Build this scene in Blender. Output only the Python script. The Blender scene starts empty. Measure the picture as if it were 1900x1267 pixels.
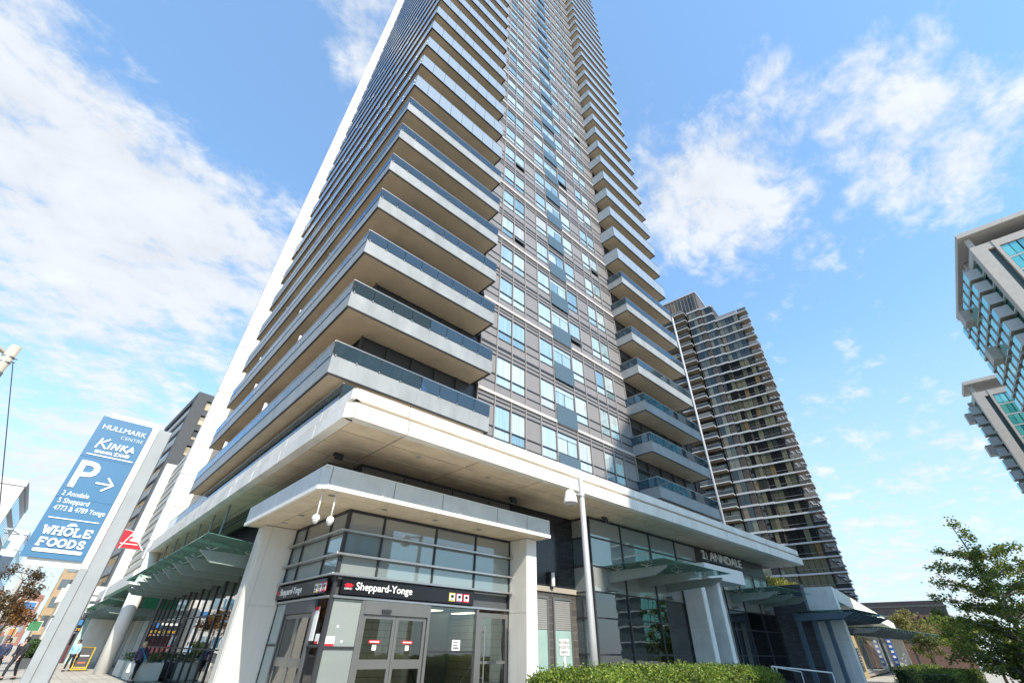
import bpy, bmesh, math, random
from math import sin, cos, tan, pi, radians, hypot, atan2, sqrt, exp
from mathutils import Vector, Matrix
random.seed(7)
S = bpy.context.scene
COL = S.collection

# ------------------------------------------------------------------ camera
EYE = 1.65
cam_d = bpy.data.cameras.new('camera'); cam = bpy.data.objects.new('camera', cam_d); COL.objects.link(cam)
cam_d.lens = 803.67 / 1900 * 36; cam_d.sensor_width = 36; cam_d.sensor_fit = 'HORIZONTAL'
cam_d.clip_start = 0.05; cam_d.clip_end = 5000
_th, _ro, _ya = radians(35.296), radians(.995), radians(47.628)
_fw = Vector((cos(_ya)*cos(_th), sin(_ya)*cos(_th), sin(_th)))
_r0 = Vector((sin(_ya), -cos(_ya), 0)); _u0 = _r0.cross(_fw)
_r = _r0*cos(_ro) + _u0*sin(_ro); _u = -_r0*sin(_ro) + _u0*cos(_ro)
_M = Matrix((_r, _u, -_fw)).transposed().to_4x4(); _M.translation = (0, 0, EYE)
cam.matrix_world = _M
S.camera = cam
def RAY(px, py):                      # direction through a pixel of the 1900-wide photograph (only for the cloud layout)
    return (_fw*803.67 + _r*(px-950) - _u*(py-633.5)).normalized()

# ------------------------------------------------------------------ sun, sky, exposure
SUNDIR = Vector((-.233, -1, .88)).normalized()          # towards the sun
sl = bpy.data.lights.new('sun', 'SUN'); sl.energy = 4.3; sl.angle = radians(.53); sl.color = (1, .93, .82)
so = bpy.data.objects.new('sun', sl); COL.objects.link(so); so.location = (0, -40, 60)
so.rotation_euler = (-SUNDIR).to_track_quat('-Z', 'Y').to_euler()
S.view_settings.view_transform = 'Standard'; S.view_settings.look = 'None'
S.view_settings.exposure = 0.62; S.view_settings.gamma = 1
W = bpy.data.worlds.new('World'); S.world = W; W.use_nodes = True
def world():
    nt = W.node_tree; n = nt.nodes; l = nt.links
    bg = n['Background']; bg.inputs['Strength'].default_value = .135
    sky = n.new('ShaderNodeTexSky'); sky.sky_type = 'NISHITA'; sky.sun_disc = False
    sky.sun_elevation = math.asin(SUNDIR.z); sky.sun_rotation = atan2(SUNDIR.x, SUNDIR.y)
    sky.air_density = 1.25; sky.dust_density = .35; sky.ozone_density = 2.2; sky.altitude = 100
    geo = n.new('ShaderNodeNewGeometry')
    def vm(op, a, b=None):
        k = n.new('ShaderNodeVectorMath'); k.operation = op
        for i, v in enumerate((a, b)):
            if v is None: continue
            if isinstance(v, (tuple, Vector)): k.inputs[i].default_value = tuple(v)
            else: l.new(v, k.inputs[i])
        return k
    def ma(op, a, b=None, c=None, clamp=False):
        k = n.new('ShaderNodeMath'); k.operation = op; k.use_clamp = clamp
        for i, v in enumerate((a, b, c)):
            if v is None: continue
            if isinstance(v, (int, float)): k.inputs[i].default_value = v
            else: l.new(v, k.inputs[i])
        return k.outputs[0]
    tc = n.new('ShaderNodeTexCoord')
    d = vm('NORMALIZE', tc.outputs['Generated']).outputs[0]
    sp = n.new('ShaderNodeSeparateXYZ'); l.new(d, sp.inputs[0])
    # cloud layer seen in perspective: direction divided by its height
    hz = ma('ADD', ma('MAXIMUM', sp.outputs[2], 0.0), .16)
    pr = n.new('ShaderNodeCombineXYZ')
    l.new(ma('DIVIDE', sp.outputs[0], hz), pr.inputs[0]); l.new(ma('DIVIDE', sp.outputs[1], hz), pr.inputs[1])
    def noise(scale, detail, rough, dist, off):
        mp = n.new('ShaderNodeMapping'); mp.inputs['Location'].default_value = off
        mp.inputs['Rotation'].default_value = (0, 0, radians(28)); mp.inputs['Scale'].default_value = (1, 1.25, 1)
        l.new(pr.outputs[0], mp.inputs[0])
        t = n.new('ShaderNodeTexNoise'); t.inputs['Scale'].default_value = scale; t.inputs['Detail'].default_value = detail
        t.inputs['Roughness'].default_value = rough; t.inputs['Distortion'].default_value = dist
        l.new(mp.outputs[0], t.inputs['Vector']); return t.outputs['Fac']
    big = noise(1.15, 3, .5, .3, (3.1, 1.7, 0)); fine = noise(5.5, 10, .60, .25, (7.3, 2.9, 0)); veil = noise(15.0, 8, .62, .3, (1.3, 5.9, 0))
    blobs = [(200, 440, .26, 18), (60, 260, .13, 55), (60, 120, .12, 120), (430, 500, .24, 50), (120, 640, .12, 60), (60, 900, .30, 60), (300, 330, .14, 70), (80, 400, .08, 60),
             (660, 30, .28, 260), (660, 180, .1, 260), (700, 100, .1, 260),
             (1390, 220, .22, 75), (1530, 130, .18, 160), (1640, 230, .16, 110), (1240, 330, .26, 120), (1330, 390, .28, 120), (1440, 480, .22, 170),
             (1750, 320, .14, 110), (1840, 230, .12, 110), (1560, 300, .14, 110), (1700, 120, .1, 200), (1700, 800, .10, 40), (1560, 960, .08, 50), (1700, 1120, .2, 200),
             (500, 200, -.3, 60), (420, 130, -.2, 90), (250, 90, -.06, 160), (330, 700, -.1, 160), (1650, 20, -.25, 45), (1240, 160, -.22, 160), (60, 720, -.28, 260), (1350, 560, -.12, 160), (1600, 520, -.2, 60), (1480, 300, -.1, 200)]
    acc = None
    for px, py, w, k in blobs:
        dt = vm('DOT_PRODUCT', d, RAY(px, py)).outputs['Value']
        g = ma('MULTIPLY', ma('EXPONENT', ma('MULTIPLY', ma('SUBTRACT', dt, 1.0), float(k))), w)
        acc = g if acc is None else ma('ADD', acc, g)
    v = ma('ADD', ma('MULTIPLY', big, .35), ma('MULTIPLY', fine, 1.3))
    v = ma('ADD', ma('ADD', v, ma('MULTIPLY', veil, .8)), acc)
    mr = n.new('ShaderNodeMapRange'); mr.interpolation_type = 'SMOOTHSTEP'
    l.new(v, mr.inputs[0]); mr.inputs[1].default_value = 1.24; mr.inputs[2].default_value = 1.70
    mask = ma('MULTIPLY', mr.outputs[0], .92)
    # cloud brightness: whiter where thick, a little blue-grey where thin
    mr2 = n.new('ShaderNodeMapRange'); l.new(fine, mr2.inputs[0]); mr2.inputs[1].default_value = .3; mr2.inputs[2].default_value = .72; mr2.inputs[3].default_value = .8; mr2.inputs[4].default_value = 1.0
    cc = vm('SCALE', (4.75, 4.95, 5.2)); l.new(mr2.outputs[0], cc.inputs['Scale'])
    tn0 = vm('MULTIPLY', sky.outputs[0], (1.10, 1.50, 1.68))
    tn = vm('ADD', vm('MULTIPLY', tn0.outputs[0], (.80, .80, .80)).outputs[0], (.55, .74, .98))
    # pale haze towards the horizon, all round
    hm = n.new('ShaderNodeMapRange'); l.new(sp.outputs[2], hm.inputs[0]); hm.inputs[1].default_value = .0; hm.inputs[2].default_value = .5; hm.inputs[3].default_value = .85; hm.inputs[4].default_value = 0
    m0 = n.new('ShaderNodeMix'); m0.data_type = 'RGBA'; l.new(hm.outputs[0], m0.inputs[0]); l.new(tn.outputs[0], m0.inputs[6]); m0.inputs[7].default_value = (3.3, 3.85, 4.6, 1)
    mx = n.new('ShaderNodeMix'); mx.data_type = 'RGBA'; l.new(mask, mx.inputs[0]); l.new(m0.outputs[2], mx.inputs[6]); l.new(cc.outputs[0], mx.inputs[7])
    l.new(mx.outputs[2], bg.inputs[0])
world()

# ------------------------------------------------------------------ materials
MATS = {}
def srgb(r, g, b):
    f = lambda c: (c/255/12.92) if c/255 <= .04045 else ((c/255+.055)/1.055)**2.4
    return (f(r), f(g), f(b))
def _n(nt, t, **kw):
    k = nt.nodes.new(t)
    for a, v in kw.items(): setattr(k, a, v)
    return k
def mat(name, col, rough=.6, metal=0, var=.12, scale=1.5, bump=0, bscale=30, rnd=0, spec=.5, streak=0):
    if name in MATS: return MATS[name]
    m = bpy.data.materials.new(name); m.use_nodes = True; nt = m.node_tree; L = nt.links
    b = nt.nodes['Principled BSDF']; b.inputs['Roughness'].default_value = rough; b.inputs['Metallic'].default_value = metal
    b.inputs['Specular IOR Level'].default_value = spec
    g = _n(nt, 'ShaderNodeNewGeometry')
    t = _n(nt, 'ShaderNodeTexNoise'); t.inputs['Scale'].default_value = scale; t.inputs['Detail'].default_value = 6; t.inputs['Roughness'].default_value = .6
    if streak:
        mp = _n(nt, 'ShaderNodeMapping'); mp.inputs['Scale'].default_value = (1, 1, streak); L.new(g.outputs['Position'], mp.inputs[0]); L.new(mp.outputs[0], t.inputs['Vector'])
    else: L.new(g.outputs['Position'], t.inputs['Vector'])
    mr = _n(nt, 'ShaderNodeMapRange'); mr.inputs[1].default_value = .3; mr.inputs[2].default_value = .7; mr.inputs[3].default_value = 1-var; mr.inputs[4].default_value = 1+var*.6
    L.new(t.outputs['Fac'], mr.inputs[0]); f = mr.outputs[0]
    if rnd:
        oi = _n(nt, 'ShaderNodeObjectInfo'); m2 = _n(nt, 'ShaderNodeMapRange'); m2.inputs[3].default_value = 1-rnd; m2.inputs[4].default_value = 1+rnd
        L.new(oi.outputs['Random'], m2.inputs[0]); mm = _n(nt, 'ShaderNodeMath', operation='MULTIPLY'); L.new(f, mm.inputs[0]); L.new(m2.outputs[0], mm.inputs[1]); f = mm.outputs[0]
    s = _n(nt, 'ShaderNodeVectorMath', operation='SCALE'); s.inputs[0].default_value = col[:3]; L.new(f, s.inputs['Scale']); L.new(s.outputs[0], b.inputs['Base Color'])
    if bump:
        t2 = _n(nt, 'ShaderNodeTexNoise'); t2.inputs['Scale'].default_value = bscale; t2.inputs['Detail'].default_value = 4; L.new(g.outputs['Position'], t2.inputs['Vector'])
        bp = _n(nt, 'ShaderNodeBump'); bp.inputs['Strength'].default_value = bump; bp.inputs['Distance'].default_value = .02; L.new(t2.outputs['Fac'], bp.inputs['Height']); L.new(bp.outputs[0], b.inputs['Normal'])
    MATS[name] = m; return m
def glass(name, tint, refl=(.9, .95, 1), ior=1.5, base=0.0, rough=.01, film=None, filmfac=0, wave=0):
    """clear sheet: what lies behind shows through its tint, the sky mirrors by angle; film = a milky or printed layer"""
    if name in MATS: return MATS[name]
    m = bpy.data.materials.new(name); m.use_nodes = True; nt = m.node_tree; L = nt.links; nt.nodes.remove(nt.nodes['Principled BSDF'])
    out = nt.nodes['Material Output']
    tr = _n(nt, 'ShaderNodeBsdfTransparent'); tr.inputs[0].default_value = (*tint, 1)
    gl = _n(nt, 'ShaderNodeBsdfGlossy'); gl.inputs['Color'].default_value = (*refl, 1); gl.inputs['Roughness'].default_value = rough
    fr = _n(nt, 'ShaderNodeFresnel'); fr.inputs['IOR'].default_value = ior
    a = _n(nt, 'ShaderNodeMath', operation='ADD', use_clamp=True); L.new(fr.outputs[0], a.inputs[0]); a.inputs[1].default_value = base
    if wave:
        g = _n(nt, 'ShaderNodeNewGeometry'); t2 = _n(nt, 'ShaderNodeTexNoise'); t2.inputs['Scale'].default_value = .9; L.new(g.outputs['Position'], t2.inputs['Vector'])
        bp = _n(nt, 'ShaderNodeBump'); bp.inputs['Strength'].default_value = wave; bp.inputs['Distance'].default_value = .05; L.new(t2.outputs['Fac'], bp.inputs['Height']); L.new(bp.outputs[0], gl.inputs['Normal'])
    under = tr.outputs[0]
    if film:
        df = _n(nt, 'ShaderNodeBsdfDiffuse'); df.inputs[0].default_value = (*film, 1)
        m0 = _n(nt, 'ShaderNodeMixShader'); m0.inputs[0].default_value = filmfac; L.new(under, m0.inputs[1]); L.new(df.outputs[0], m0.inputs[2]); under = m0.outputs[0]
    mx = _n(nt, 'ShaderNodeMixShader'); L.new(a.outputs[0], mx.inputs[0]); L.new(under, mx.inputs[1]); L.new(gl.outputs[0], mx.inputs[2]); L.new(mx.outputs[0], out.inputs[0])
    MATS[name] = m; return m
def pane(name, cols, ior=1.7, base=.18, refl=(.86, .95, .97), wave=.03, curtain=True):
    """window pane with the room behind folded in: blinds, curtains or a dark room by chance, mirrored sky over it"""
    if name in MATS: return MATS[name]
    m = bpy.data.materials.new(name); m.use_nodes = True; nt = m.node_tree; L = nt.links; nt.nodes.remove(nt.nodes['Principled BSDF'])
    out = nt.nodes['Material Output']; oi = _n(nt, 'ShaderNodeObjectInfo'); g = _n(nt, 'ShaderNodeNewGeometry')
    rp = _n(nt, 'ShaderNodeValToRGB'); rp.color_ramp.interpolation = 'CONSTANT'; e = rp.color_ramp.elements
    while len(e) < len(cols): e.new(.5)
    for i, (p, c) in enumerate(cols): e[i].position = p; e[i].color = (*c, 1)
    L.new(oi.outputs['Random'], rp.inputs[0]); cin = rp.outputs[0]
    if curtain:
        w = _n(nt, 'ShaderNodeTexNoise'); mp = _n(nt, 'ShaderNodeMapping'); mp.inputs['Scale'].default_value = (14, 14, .25); L.new(g.outputs['Position'], mp.inputs[0]); L.new(mp.outputs[0], w.inputs['Vector']); w.inputs['Scale'].default_value = 1; w.inputs['Detail'].default_value = 2
        mr = _n(nt, 'ShaderNodeMapRange'); mr.inputs[1].default_value = .3; mr.inputs[2].default_value = .7; mr.inputs[3].default_value = .68; mr.inputs[4].default_value = 1.1; L.new(w.outputs['Fac'], mr.inputs[0])
        s = _n(nt, 'ShaderNodeVectorMath', operation='SCALE'); L.new(cin, s.inputs[0]); L.new(mr.outputs[0], s.inputs['Scale']); cin = s.outputs[0]
    df = _n(nt, 'ShaderNodeBsdfDiffuse'); L.new(cin, df.inputs[0])
    gl = _n(nt, 'ShaderNodeBsdfGlossy'); gl.inputs['Color'].default_value = (*refl, 1); gl.inputs['Roughness'].default_value = .015
    t2 = _n(nt, 'ShaderNodeTexNoise'); t2.inputs['Scale'].default_value = .7; L.new(g.outputs['Position'], t2.inputs['Vector'])
    bp = _n(nt, 'ShaderNodeBump'); bp.inputs['Strength'].default_value = wave; bp.inputs['Distance'].default_value = .06; L.new(t2.outputs['Fac'], bp.inputs['Height']); L.new(bp.outputs[0], gl.inputs['Normal'])
    fr = _n(nt, 'ShaderNodeFresnel'); fr.inputs['IOR'].default_value = ior
    a = _n(nt, 'ShaderNodeMath', operation='ADD', use_clamp=True); L.new(fr.outputs[0], a.inputs[0]); a.inputs[1].default_value = base
    mx = _n(nt, 'ShaderNodeMixShader'); L.new(a.outputs[0], mx.inputs[0]); L.new(df.outputs[0], mx.inputs[1]); L.new(gl.outputs[0], mx.inputs[2]); L.new(mx.outputs[0], out.inputs[0])
    MATS[name] = m; return m
def brickmat(name, c1, c2, mortar, sx, sy, axis='yz', rough=.8, msize=.02):
    if name in MATS: return MATS[name]
    m = bpy.data.materials.new(name); m.use_nodes = True; nt = m.node_tree; L = nt.links; b = nt.nodes['Principled BSDF']; b.inputs['Roughness'].default_value = rough
    g = _n(nt, 'ShaderNodeNewGeometry'); sp = _n(nt, 'ShaderNodeSeparateXYZ'); L.new(g.outputs['Position'], sp.inputs[0]); cb = _n(nt, 'ShaderNodeCombineXYZ')
    L.new(sp.outputs['xyz'.index(axis[0])], cb.inputs[0]); L.new(sp.outputs['xyz'.index(axis[1])], cb.inputs[1])
    t = _n(nt, 'ShaderNodeTexBrick'); t.inputs['Scale'].default_value = 1; t.inputs['Brick Width'].default_value = sx; t.inputs['Row Height'].default_value = sy; t.inputs['Mortar Size'].default_value = msize
    t.inputs['Color1'].default_value = (*c1, 1); t.inputs['Color2'].default_value = (*c2, 1); t.inputs['Mortar'].default_value = (*mortar, 1); L.new(cb.outputs[0], t.inputs['Vector'])
    ns = _n(nt, 'ShaderNodeTexNoise'); ns.inputs['Scale'].default_value = .8; ns.inputs['Detail'].default_value = 6; L.new(g.outputs['Position'], ns.inputs['Vector'])
    mr = _n(nt, 'ShaderNodeMapRange'); mr.inputs[1].default_value = .3; mr.inputs[2].default_value = .7; mr.inputs[3].default_value = .8; mr.inputs[4].default_value = 1.12; L.new(ns.outputs['Fac'], mr.inputs[0])
    s = _n(nt, 'ShaderNodeVectorMath', operation='SCALE'); L.new(t.outputs['Color'], s.inputs[0]); L.new(mr.outputs[0], s.inputs['Scale']); L.new(s.outputs[0], b.inputs['Base Color'])
    MATS[name] = m; return m
def leafmat(name, c1, c2, c3, trans=.35):
    if name in MATS: return MATS[name]
    m = bpy.data.materials.new(name); m.use_nodes = True; nt = m.node_tree; L = nt.links; nt.nodes.remove(nt.nodes['Principled BSDF'])
    g = _n(nt, 'ShaderNodeNewGeometry'); rp = _n(nt, 'ShaderNodeValToRGB'); e = rp.color_ramp.elements; e.new(.5)
    e[0].color = (*c1, 1); e[1].position = .55; e[1].color = (*c2, 1); e[2].position = 1; e[2].color = (*c3, 1); L.new(g.outputs['Random Per Island'], rp.inputs[0])
    ns = _n(nt, 'ShaderNodeTexNoise'); ns.inputs['Scale'].default_value = .9; L.new(g.outputs['Position'], ns.inputs['Vector'])
    mr = _n(nt, 'ShaderNodeMapRange'); mr.inputs[1].default_value = .3; mr.inputs[2].default_value = .7; mr.inputs[3].default_value = .65; mr.inputs[4].default_value = 1.25; L.new(ns.outputs['Fac'], mr.inputs[0])
    s = _n(nt, 'ShaderNodeVectorMath', operation='SCALE'); L.new(rp.outputs[0], s.inputs[0]); L.new(mr.outputs[0], s.inputs['Scale'])
    df = _n(nt, 'ShaderNodeBsdfPrincipled'); df.inputs['Roughness'].default_value = .55; L.new(s.outputs[0], df.inputs['Base Color'])
    tl = _n(nt, 'ShaderNodeBsdfTranslucent'); L.new(s.outputs[0], tl.inputs[0])
    mx = _n(nt, 'ShaderNodeMixShader'); mx.inputs[0].default_value = trans; L.new(df.outputs[0], mx.inputs[1]); L.new(tl.outputs[0], mx.inputs[2]); L.new(mx.outputs[0], nt.nodes['Material Output'].inputs[0])
    MATS[name] = m; return m

WHITE = mat('white_cladding', (.80, .76, .68), .55, var=.16, scale=.9, rnd=.035, streak=.35)
WHITE2 = mat('white_cladding_clean', (.80, .78, .73), .5, var=.06, scale=1.2)
CANW = mat('canopy_cladding', (.60, .61, .58), .42, var=.12, scale=2, rnd=.02)
LIP = mat('white_trim', (.82, .80, .75), .5, var=.05)
SOFFIT = mat('soffit_panel', (.76, .62, .44), .5, var=.18, scale=1.3, rnd=.03)
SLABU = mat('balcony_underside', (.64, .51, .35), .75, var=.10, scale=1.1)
UPST = mat('balcony_upstand', (.30, .315, .315), .45, var=.2, scale=1.6, streak=.4)
DARK = mat('dark_metal', (.03, .032, .036), .45, var=.1)
CHAR = mat('charcoal_metal', (.075, .08, .085), .4, var=.1)
JOINT = mat('joint_shadow_gap', (.06, .05, .04), .8)
GREYP = mat('grey_spandrel', (.235, .22, .215), .42, var=.05, scale=3, rnd=.05)
MULL = mat('mullion_metal', (.30, .275, .26), .4, var=.05)
BAND = mat('pale_slab_band', (.56, .52, .49), .5, var=.06)
STEEL = mat('brushed_steel', (.55, .55, .54), .32, .9, var=.06)
BRONZE = mat('door_frame_metal', (.22, .22, .21), .38, .6, var=.06)
BGLASS = glass('balcony_glass', (.32, .50, .58), (.72, .86, 1), 1.55, .03, film=(.18, .28, .34), filmfac=.16)
BGLASS_HI = glass('balcony_glass_fritted', (.30, .45, .55), (.74, .83, .92), 1.55, .08, film=(.40, .455, .49), filmfac=.74)
JGLASS = glass('juliet_glass', (.42, .60, .68), (.62, .74, .82), 1.5, .02, film=(.26, .38, .44), filmfac=.32)
GGLASS = glass('green_canopy_glass', (.45, .74, .65), (.85, 1, .95), 1.5, .02, film=(.22, .48, .40), filmfac=.42)
CLEAR = glass('clear_glass', (.72, .80, .78), (1, 1, 1), 1.5, .03, wave=.02)
SHOP = glass('shop_glass', (.30, .34, .34), (1, 1, 1), 1.7, .22, wave=.10)
TINT = glass('tinted_lobby_glass', (.50, .56, .54), (.95, 1, 1), 1.6, .10, wave=.05)
WPANE = pane('window_pane', [(0, (.46, .56, .57)), (.35, (.56, .63, .62)), (.6, (.34, .46, .49)), (.8, (.20, .30, .32)), (.93, (.55, .53, .46))], 1.65, .22)
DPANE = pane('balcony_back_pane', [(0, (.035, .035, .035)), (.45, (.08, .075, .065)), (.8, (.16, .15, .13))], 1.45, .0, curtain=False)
SPANE = pane('station_opaque_pane', [(0, (.30, .27, .24)), (.4, (.33, .31, .28)), (.75, (.26, .27, .26))], 1.5, .12, (.8, .95, .97), .02, curtain=False)
SPANE2 = pane('station_teal_pane', [(0, (.19, .225, .225)), (.5, (.24, .265, .255)), (.8, (.16, .20, .205))], 1.5, .14, (.8, .95, .97), .02, curtain=False)
UPANE = pane('clerestory_pane', [(0, (.15, .135, .115)), (.5, (.18, .16, .14))], 1.4, .02, curtain=False)
BPANE = pane('bronze_tower_pane', [(0, (.010, .010, .010)), (.42, (.075, .075, .05)), (.62, (.135, .13, .085)), (.84, (.03, .034, .03)), (.95, (.15, .10, .045))], 1.5, .05, (.75, .8, .75), .03)
TPANE = pane('teal_tower_pane', [(0, (.05, .32, .30)), (.4, (.10, .42, .38)), (.8, (.03, .16, .16))], 1.6, .22, (.7, 1, .95), .03, curtain=False)
OPANE = pane('office_pane', [(0, (.10, .11, .12)), (.5, (.42, .36, .27)), (.8, (.25, .27, .28))], 1.5, .10)
CONC = mat('concrete', (.40, .385, .35), .8, var=.12, bump=.15)
CONCD = mat('dark_concrete', (.075, .08, .085), .75, var=.12)
# ------------------------------------------------------------------ building blocks
CEN = {}                                                  # object -> its origin in its thing's frame
class Thing:
    def __init__(s, name, label, cat, loc=(0, 0, 0), rz=0, group=None, local=False):
        o = bpy.data.objects.new(name, None); COL.objects.link(o); o.empty_display_size = .3
        o.location = loc; o.rotation_euler = (0, 0, rz); o['label'] = label; o['category'] = cat
        if group: o['group'] = group
        s.o = o; s.shift = Vector((0, 0, 0)) if local else Vector(loc)
        CEN[o.name] = Vector(s.shift)
def tag(o, label, cat, group=None):
    o['label'] = label; o['category'] = cat
    if group: o['group'] = group
    return o
def struct(o): o['kind'] = 'structure'; return o
class MB:
    def __init__(s): s.v = []; s.f = []; s.m = []
    def add(s, v, f, mi=0):
        b = len(s.v); s.v += [tuple(p) for p in v]; s.f += [tuple(b+i for i in q) for q in f]; s.m += [mi]*len(f); return s
    def box(s, x0, x1, y0, y1, z0, z1, mi=0, bottom=None):
        v = [(x0,y0,z0),(x1,y0,z0),(x1,y1,z0),(x0,y1,z0),(x0,y0,z1),(x1,y0,z1),(x1,y1,z1),(x0,y1,z1)]
        s.add(v, [(4,5,6,7),(0,1,5,4),(1,2,6,5),(2,3,7,6),(3,0,4,7)], mi); s.add(v, [(0,3,2,1)], mi if bottom is None else bottom); return s
    def prism(s, pts, ax, a0, a1, mi=0):
        """polygon pts in the two other axes, extruded along ax from a0 to a1"""
        def P(p, a): q = list(p); q.insert('xyz'.index(ax), a); return tuple(q)
        n = len(pts); v = [P(p, a0) for p in pts] + [P(p, a1) for p in pts]
        f = [tuple(range(n))[::-1], tuple(range(n, 2*n))] + [(i, (i+1) % n, n+(i+1) % n, n+i) for i in range(n)]
        return s.add(v, f, mi)
    def tube(s, p, q, r, r2=None, n=8, mi=0):
        p = Vector(p); q = Vector(q); d = (q-p).normalized(); a = d.orthogonal().normalized(); b = d.cross(a); r2 = r if r2 is None else r2
        v = [p+(a*cos(2*pi*i/n)+b*sin(2*pi*i/n))*r for i in range(n)] + [q+(a*cos(2*pi*i/n)+b*sin(2*pi*i/n))*r2 for i in range(n)]
        f = [(i, (i+1) % n, n+(i+1) % n, n+i) for i in range(n)] + [tuple(range(n))[::-1], tuple(range(n, 2*n))]
        return s.add(v, f, mi)
    def lathe(s, c, prof, n=16, mi=0):
        c = Vector(c); v = []; f = []
        for r, z in prof: v += [c+Vector((r*cos(2*pi*i/n), r*sin(2*pi*i/n), z)) for i in range(n)]
        for k in range(len(prof)-1): f += [(k*n+i, k*n+(i+1) % n, (k+1)*n+(i+1) % n, (k+1)*n+i) for i in range(n)]
        f += [tuple(range(n))[::-1], tuple(range((len(prof)-1)*n, len(prof)*n))]
        return s.add(v, f, mi)
    def build(s, name, mats, parent=None, smooth=False, stuff=False, bevel=0):
        mats = mats if isinstance(mats, (list, tuple)) else [mats]
        xs = [p[0] for p in s.v]; ys = [p[1] for p in s.v]; zs = [p[2] for p in s.v]
        c = Vector(((min(xs)+max(xs))/2, (min(ys)+max(ys))/2, (min(zs)+max(zs))/2))
        me = bpy.data.meshes.new(name); me.from_pydata([(p[0]-c.x, p[1]-c.y, p[2]-c.z) for p in s.v], [], s.f)
        for m in mats: me.materials.append(m)
        if any(s.m): me.polygons.foreach_set('material_index', s.m)
        if smooth: me.polygons.foreach_set('use_smooth', [True]*len(me.polygons))
        o = bpy.data.objects.new(name, me); COL.objects.link(o)
        _place(o, c, parent)
        if stuff: o['kind'] = 'stuff'
        if bevel:
            md = o.modifiers.new('bevel', 'BEVEL'); md.width = bevel; md.segments = 2; md.limit_method = 'ANGLE'
        return o
def _place(o, c, parent):
    CEN[o.name] = Vector(c)
    if parent is None: o.location = c
    else:
        p = parent.o if isinstance(parent, Thing) else parent
        o.parent = p; o.location = c - CEN[p.name]
_cache = {}
def boxo(name, m, parent, x0, x1, y0, y1, z0, z1, under=None):
    """a box object; boxes of one size and material share their mesh"""
    d = (round(x1-x0, 4), round(y1-y0, 4), round(z1-z0, 4), m.name, under.name if under else '')
    me = _cache.get(d)
    if me is None:
        a, b, c = d[0]/2, d[1]/2, d[2]/2
        v = [(-a,-b,-c),(a,-b,-c),(a,b,-c),(-a,b,-c),(-a,-b,c),(a,-b,c),(a,b,c),(-a,b,c)]
        me = bpy.data.meshes.new(name); me.from_pydata(v, [], [(0,3,2,1),(4,5,6,7),(0,1,5,4),(1,2,6,5),(2,3,7,6),(3,0,4,7)]); me.materials.append(m)
        if under: me.materials.append(under); me.polygons[0].material_index = 1
        _cache[d] = me
    o = bpy.data.objects.new(name, me); COL.objects.link(o)
    _place(o, Vector(((x0+x1)/2, (y0+y1)/2, (z0+z1)/2)), parent); return o
class Pool:
    """alike pieces of one thing: the first `cap` become parts, the rest one joined part of kind stuff"""
    def __init__(s, name, m, parent, cap=290, under=None): s.name, s.m, s.parent, s.cap, s.n, s.rest, s.under = name, m, parent, cap, 0, MB(), under
    def box(s, x0, x1, y0, y1, z0, z1, parent=None):
        s.n += 1
        if s.n <= s.cap: return boxo(s.name, s.m, parent or s.parent, x0, x1, y0, y1, z0, z1, s.under)
        s.rest.box(x0, x1, y0, y1, z0, z1, 0, 1 if s.under else None)
    def done(s):
        if s.rest.v: s.rest.build(s.name, [s.m, s.under] if s.under else s.m, s.parent, stuff=True)
def text(name, body, size, loc, facing, m, parent, extrude=.01, align='LEFT', shear=0, offset=0, width=None, spacing=1):
    """lettering standing on the plane that faces '-y' or '-x'; loc is the baseline start (or centre)"""
    cu = bpy.data.curves.new(name, 'FONT'); cu.body = body; cu.size = size; cu.extrude = extrude; cu.align_x = align; cu.shear = shear; cu.offset = offset; cu.space_character = spacing
    cu.resolution_u = 3
    ob = bpy.data.objects.new(name, cu); COL.objects.link(ob); bpy.context.view_layer.update()
    me = bpy.data.meshes.new_from_object(ob.evaluated_get(bpy.context.evaluated_depsgraph_get())); bpy.data.objects.remove(ob); bpy.data.curves.remove(cu)
    xs = [v.co.x for v in me.vertices]
    k = 1 if not width else width/(max(xs)-min(xs))
    for v in me.vertices:
        x, y, z = v.co.x*k, v.co.y, v.co.z
        v.co = (x, -z, y) if facing == '-y' else (-z, -x, y)
    me.materials.clear(); me.materials.append(m); me.name = name
    o = bpy.data.objects.new(name, me); COL.objects.link(o); _place(o, Vector(loc), parent); return o
def polyline(name, strokes, r, loc, facing, m, parent, depth=.012):
    """flat brush strokes given in (across, up) pairs"""
    b = MB(); k_ = 0
    for st in strokes:
        for (x0, z0), (x1, z1) in zip(st[:-1], st[1:]):
            L = hypot(x1-x0, z1-z0) or 1; nx, nz = -(z1-z0)/L*r, (x1-x0)/L*r; ex, ez = (x1-x0)/L*r*.6, (z1-z0)/L*r*.6
            pts = [(x0-ex+nx, z0-ez+nz), (x0-ex-nx, z0-ez-nz), (x1+ex-nx, z1+ez-nz), (x1+ex+nx, z1+ez+nz)]
            k_ += 1; dd = depth+.0009*(k_ % 17)                  # no two strokes end in one plane
            if facing == '-y': b.prism([(loc[0]+p, loc[2]+q) for p, q in pts], 'y', loc[1]-dd, loc[1]+.0004*(k_ % 17))
            else: b.prism([(loc[1]-p, loc[2]+q) for p, q in pts], 'x', loc[0]-dd, loc[0]+.0004*(k_ % 17))
    return b.build(name, m, parent)

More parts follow.
